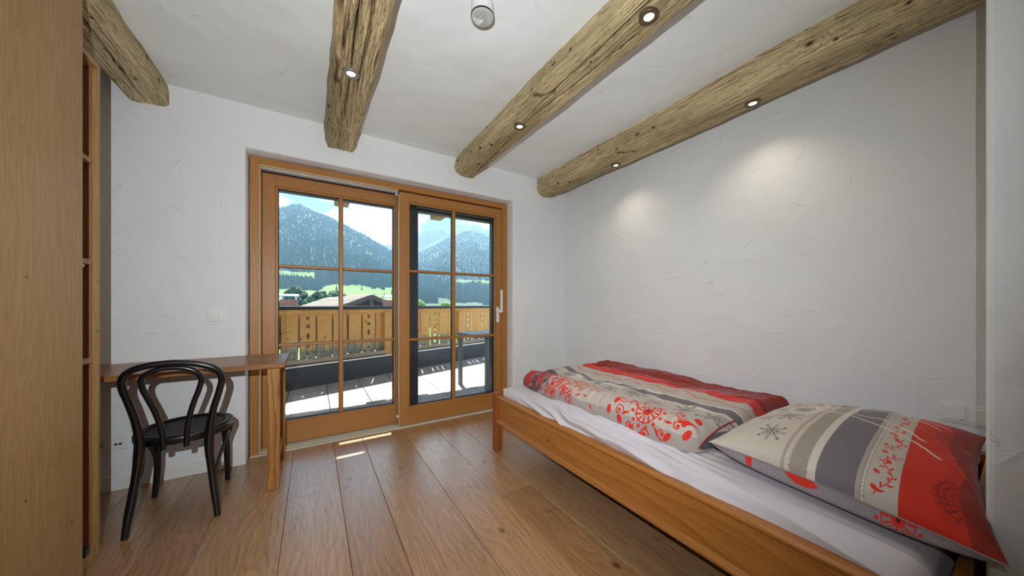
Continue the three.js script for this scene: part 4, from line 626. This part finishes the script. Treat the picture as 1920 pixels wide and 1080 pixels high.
function chimney(label, x0, x1, y0, y1, z0, z1, capY, capH, over) {
  const t = thing('chimney', label, 'chimney', [(x0 + x1) / 2, y0, (z0 + z1) / 2]);
  const g = chamfer(x0, x1, y0, y1, z0, z1, 'x', 0.01), N = 256, b = new Uint8Array(N * N * 4); for (let j = 0; j < N; j++) for (let i = 0; i < N; i++) { const row = Math.floor(j / 32), c = (i + (row % 2) * 32) % 64, mo = c < 3 || j % 32 < 3, q = mo ? 150 : 120 + 40 * lat(Math.floor((i + (row % 2) * 32) / 64), row, 6), o = (j * N + i) * 4; b[o] = q; b[o + 1] = mo ? 140 : q * 0.55; b[o + 2] = mo ? 130 : q * 0.45; b[o + 3] = 255; }
  put(t, 'brick_stack', g, new THREE.MeshStandardMaterial({ map: dataTex(N, N, b, true, 1, 1.6), roughness: 0.9 }));
  for (const [px, pz] of [[x0 + 0.04, z0 + 0.04], [x1 - 0.1, z0 + 0.04], [x0 + 0.04, z1 - 0.1], [x1 - 0.1, z1 - 0.1]]) board(t, 'cap_leg', M.alu, px, px + 0.06, y1, capY, pz, pz + 0.06, 'y', 0.005);
  const cap = new THREE.CylinderGeometry((z1 - z0) / 2 + over, (z1 - z0) / 2 + over, x1 - x0 + over * 2, 24, 1, false, 0, Math.PI); cap.rotateZ(Math.PI / 2); cap.scale(1, capH / ((z1 - z0) / 2 + over), 1); cap.translate((x0 + x1) / 2, capY, (z0 + z1) / 2); cap.computeVertexNormals();
  put(t, 'metal_cap', cap, std(0xb9bfc2, 0.3, 0.6, { side: THREE.DoubleSide }));
}
chimney('brick chimney with curved metal cap, beyond the railing at the door\'s left edge', -1.27, -0.61, -3, 1.36, -18.6, -18.0, 1.50, 0.12, 0.05);
chimney('chimney with pale metal cap on the far side of the brown gable roof', 5.6, 6.8, -3, 1.55, -32.2, -31.4, 1.80, 0.20, 0.06);

// leafy trees on the near slope
function leafyTree(label, x, y, z, w, h, c, seed) {
  const t = thing('leafy_tree', label, 'tree', [x, y, z], 'leafy trees below the railing'), r = rng(seed), gs = [];
  for (let i = 0; i < 150; i++) { const a = r() * 6.283, q = Math.sqrt(r()), yy = r(), k = Math.sin(Math.PI * (0.15 + 0.8 * yy)), g = new THREE.IcosahedronGeometry(w * (0.05 + 0.06 * r()), 1), p = g.attributes.position; for (let j = 0; j < p.count; j++) { const n = 0.8 + 0.5 * lat(Math.round(p.getX(j) * 97), Math.round(p.getY(j) * 89 + p.getZ(j) * 53), seed); p.setXYZ(j, p.getX(j) * n, p.getY(j) * n, p.getZ(j) * n); } g.translate(x + Math.cos(a) * q * k * w * 0.5, y + h * (0.22 + 0.72 * yy), z + Math.sin(a) * q * k * w * 0.42); gs.push(g); }
  put(t, 'crown', flat(mergeGeometries(gs)), new THREE.MeshStandardMaterial({ color: new THREE.Color().setRGB(...c), roughness: 1 })); put(t, 'trunk', sweep([[x, y - 2, z], [x, y + h * 0.5, z]], w * 0.04, 6, 7), M.darkWood);
}
leafyTree('dark leafy tree close behind the brick chimney', -2.2, -4.5, -62, 5.5, 8.6, [0.045, 0.085, 0.05], 3);
leafyTree('dark leafy tree between the brick chimney and the brown gable roof', 1.3, -4.5, -74, 6, 8.6, [0.05, 0.09, 0.05], 4);
leafyTree('dark leafy tree behind the ridge of the brown gable roof', 4.6, -5, -90, 9, 9.6, [0.045, 0.085, 0.05], 5);
leafyTree('bright green leafy tree at the left edge of the sliding sash view', 19.6, -7, -70, 6, 9.4, [0.16, 0.26, 0.04], 6);
leafyTree('low bright green tree left of the sliding sash muntin', 27.5, -8, -74, 7.5, 9.6, [0.15, 0.25, 0.04], 7);

// terrain as seen across the valley: heights over bearing b = x / -z and distance D along -z
const interp = (R, b) => { if (b <= R[0][0]) return R[0][1]; for (let i = 1; i < R.length; i++) if (b <= R[i][0]) return mix(R[i - 1][1], R[i][1], (b - R[i - 1][0]) / (R[i][0] - R[i - 1][0])); return R[R.length - 1][1]; };
const RA = [[-0.6, 0.14], [-0.35, 0.19], [-0.2, 0.225], [-0.0763, 0.2448], [-0.0576, 0.2532], [-0.0349, 0.2624], [-0.028, 0.2615], [-0.0116, 0.2551], [0.0063, 0.2473], [0.0197, 0.2422], [0.0321, 0.2405], [0.0498, 0.2333], [0.0601, 0.227], [0.0757, 0.221], [0.097, 0.21], [0.1175, 0.203], [0.137, 0.1976], [0.1484, 0.1881], [0.1628, 0.1803], [0.1775, 0.1716], [0.2045, 0.1575], [0.2386, 0.1378], [0.3041, 0.0956], [0.3928, 0.0386], [0.5, 0.01]];
const RB = [[-0.1, 0.15], [0.1484, 0.1788], [0.1657, 0.1795], [0.2045, 0.1798], [0.2386, 0.1896], [0.2708, 0.2111], [0.289, 0.2264], [0.3075, 0.2387], [0.3161, 0.2381], [0.3256, 0.2443], [0.3351, 0.2428], [0.3546, 0.2445], [0.3672, 0.235], [0.3854, 0.2344], [0.4306, 0.2182], [0.8, 0.2]];
const RC = [[0.05, 0.05], [0.15, 0.09], [0.2386, 0.1491], [0.2708, 0.1698], [0.2923, 0.1801], [0.3161, 0.1925], [0.3492, 0.2147], [0.3817, 0.2367], [0.4021, 0.2425], [0.421, 0.2553], [0.4442, 0.2652], [0.4659, 0.2688], [0.4901, 0.2621], [0.5107, 0.2574], [0.5253, 0.2519], [0.575, 0.2432], [0.716, 0.2283], [1.2, 0.2]];
const FOREST = [0.030, 0.060, 0.028], FOREST2 = [0.044, 0.078, 0.034], MEADOW = [0.13, 0.24, 0.025], MEADOW2 = [0.10, 0.17, 0.03], ALP = [0.20, 0.24, 0.09], ROCK = [0.13, 0.14, 0.14];
function mountain(name, label, R, b0, b1, D0, D1, nb, nd, rough, use, smin = -0.35) {
  const hAt = (b, s) => { const e = interp(R, b), D = D0 + (D1 - D0) * s, k = s <= 1 ? Math.pow(Math.max(0, s), 1.22) : 1 - 0.7 * Math.pow(s - 1, 1.3), base = s < 0 ? 60 * s : 0, n = (fbm(b * 14, s * 5, 5, nb) - 0.5) * rough * sst(0, 0.25, s) * (1 - 0.75 * sst(0.75, 0.98, s) * (s < 1.02 ? 1 : 0)) + (fbm(b * 90, s * 30, 3, nb + 3) - 0.5) * rough * 0.10 * sst(0.02, 0.2, s); return [b * D, 1.1 + base + e * D1 * k + n, -D]; };
  const g = gridGeo(nb, nd, (u, v) => { const b = mix(b0, b1, u), s = mix(smin, 1.3, v), p = hAt(b, s); return [...p, u, v]; }), p = g.attributes.position, c = new Float32Array(p.count * 3);
  for (let i = 0; i < p.count; i++) { const x = p.getX(i), y = p.getY(i), D = -p.getZ(i), b = x / D, e = (y - 1.1) / D, q = use(b, e, x, D, (D - D0) / (D1 - D0)); c.set(q, i * 3); }
  g.setAttribute('color', new THREE.BufferAttribute(c, 3));
  const t = thing(name, label, 'mountain', [(b0 + b1) / 2 * D1, 0, -D1]);
  put(t, 'slope', g, new THREE.MeshStandardMaterial({ vertexColors: true, roughness: 1 })).geometry; return hAt;
}
const lerp3 = (a, b, t) => [mix(a[0], b[0], t), mix(a[1], b[1], t), mix(a[2], b[2], t)];
const wood3 = (x, D, k) => lerp3(FOREST, FOREST2, clamp(fbm(x / 60, D / 60, 4, 300 + k) * 1.4 - 0.4));
const isMeadowA = (b, e, n) => (e < 0.046 + 0.05 * Math.max(0, b - 0.02) * 1.4 + n * 0.018 && b < 0.24) || (b < 0.012 + n * 0.03 && e > 0.0690 + n * 0.006 && e < 0.0880 - 0.05 * Math.max(0, b + 0.05) + n * 0.004);
const isMeadowC = (b, e, n) => (b > 0.395 + n * 0.03 && e > 0.072 + n * 0.014 - 0.03 * (b - 0.4) && e < 0.0835 + n * 0.006) || (e < 0.018 + n * 0.02 && b < 0.40);
const useA = (b, e, x, D, s) => { const n = fbm(x / 70, D / 70, 4, 330) * 2 - 1; if (isMeadowA(b, e, n)) return lerp3(MEADOW, MEADOW2, clamp(fbm(x / 140, D / 50, 3, 340) * 2.2 - 0.6)); const f = wood3(x, D, 0); return lerp3(f, ALP, sst(0.58, 0.8, fbm(b * 16, s * 16, 4, 350)) * sst(0.55, 0.9, s) * 0.7); };
const useB = (b, e, x, D, s) => lerp3(lerp3(ALP, ROCK, sst(0.5, 0.9, s)), FOREST2, sst(0.5, 0.62, fbm(b * 22, s * 12, 4, 360)) * (1 - sst(0.4, 0.8, s)));
const useC = (b, e, x, D, s) => { const n = fbm(x / 70, D / 70, 4, 331) * 2 - 1; if (isMeadowC(b, e, n)) return lerp3(MEADOW, MEADOW2, clamp(fbm(x / 140, D / 50, 3, 342) * 2 - 0.6)); return lerp3(wood3(x, D, 7), ALP, sst(0.52, 0.72, fbm(b * 18, s * 14, 4, 352)) * sst(0.5, 0.85, s) * 0.75); };
const hA = mountain('mountain', 'rounded wooded mountain with green meadows at its foot, filling the panes of the fixed door sash', RA, -0.6, 0.5, 620, 2000, 440, 300, 60, useA);
mountain('mountain', 'pale distant rocky peak behind the wooded ridges', RB, -0.1, 0.8, 2500, 3500, 260, 120, 80, useB, 0);
const hC = mountain('mountain', 'broad wooded mountain with one bright meadow, filling the panes of the sliding door sash', RC, 0.05, 1.2, 760, 2700, 440, 300, 75, useC);
{ // valley floor in front of the slopes
  const g = gridGeo(80, 60, (u, v) => { const D = mix(75, 900, v), x = mix(-900, 1300, u); return [x, -14 - 8 * fbm(x / 120, D / 120, 3, 370) + 0.004 * Math.max(0, D - 500), -D, u, v]; });
  const t = thing('valley_meadow', 'green valley meadow between the terrace and the mountains', 'meadow', [0, -14, -500]); put(t, 'grass', g, new THREE.MeshStandardMaterial({ color: new THREE.Color().setRGB(0.11, 0.19, 0.03), roughness: 1 }));
}
// conifers: too many to count on the slopes
const cone = (() => { const parts = []; for (const [r, h, y] of [[0.26, 0.5, 0.08], [0.20, 0.45, 0.33], [0.12, 0.42, 0.58]]) { const c = new THREE.ConeGeometry(r, h, 7, 1, true); c.translate(0, y + h / 2, 0); parts.push(c); } return mergeGeometries(parts.map((c) => c.toNonIndexed())); })();
function forest(name, label, hAt, b0, b1, s0, s1, D0, D1, n, meadow, seed) {
  const r = rng(seed), im = new THREE.InstancedMesh(cone, new THREE.MeshStandardMaterial({ color: 0xffffff, roughness: 1 }), n), m = new THREE.Matrix4(), c = new THREE.Color(); let k = 0, tries = 0;
  while (k < n && tries++ < n * 8) { const b = mix(b0, b1, r()), s = mix(s0, s1, Math.pow(r(), 1.4)), p = hAt(b, s), D = -p[2], e = (p[1] - 1.1) / D, q = fbm(p[0] / 70, D / 70, 4, seed === 1 ? 330 : 331) * 2 - 1; if (meadow(b, e, q)) continue; const h = 6.5 + r() * 6; m.makeScale(h * 0.85, h, h * 0.85); m.setPosition(p[0], p[1] - 0.5, p[2]); im.setMatrixAt(k, m); const f = lerp3(FOREST, FOREST2, 0.2 + r() * 0.7); im.setColorAt(k, c.setRGB(...f)); k++; }
  im.count = k; im.name = name; im.userData = { kind: 'stuff', label, category: 'forest' }; im.castShadow = im.receiveShadow = true; scene.add(im);
}
forest('conifer_forest', 'dense conifer forest on the rounded mountain', hA, -0.18, 0.34, 0.04, 1.0, 620, 2000, 24000, isMeadowA, 1);
forest('spruce_forest', 'dense conifer forest on the broad mountain', hC, 0.2, 0.66, 0.0, 0.9, 760, 2700, 20000, isMeadowC, 2);
{ // single trees out in the meadow
  const r = rng(77); [[0.1506, 0.02], [0.178, 0.024], [0.2, 0.034], [0.055, 0.040], [0.118, 0.043], [-0.045, 0.041]].forEach(([b, e], i) => {
    let s = 0.02; while (s < 0.6 && (hA(b, s)[1] - 1.1) / -hA(b, s)[2] < e) s += 0.002; const p = hA(b, s), h = 10 + r() * 5;
    const lab = ['lone spruce in the meadow straight above the ridge of the brown gable roof', 'lone spruce in the meadow just right of the gable apex', 'tallest lone spruce in the meadow, near the right edge of the fixed sash', 'small spruce at the forest edge beside the fixed sash muntin', 'round dark tree at the forest edge above the gable roof', 'small lone tree in the meadow above the brick chimney'][i];
    const t = thing('spruce_tree', lab, 'tree', p, 'single trees in the valley meadow'); const c = cone.clone(); c.scale(h * 0.85, h, h * 0.85); const m = new THREE.Mesh(c, new THREE.MeshStandardMaterial({ color: new THREE.Color().setRGB(...FOREST), roughness: 1 })); m.name = 'crown'; m.castShadow = m.receiveShadow = true; t.add(m);
    const tr = new THREE.Mesh(new THREE.CylinderGeometry(h * 0.02, h * 0.03, h * 0.2, 6).translate(0, h * 0.05, 0), M.darkWood); tr.name = 'trunk'; t.add(tr);
  });
}
renderer.render(scene, camera);
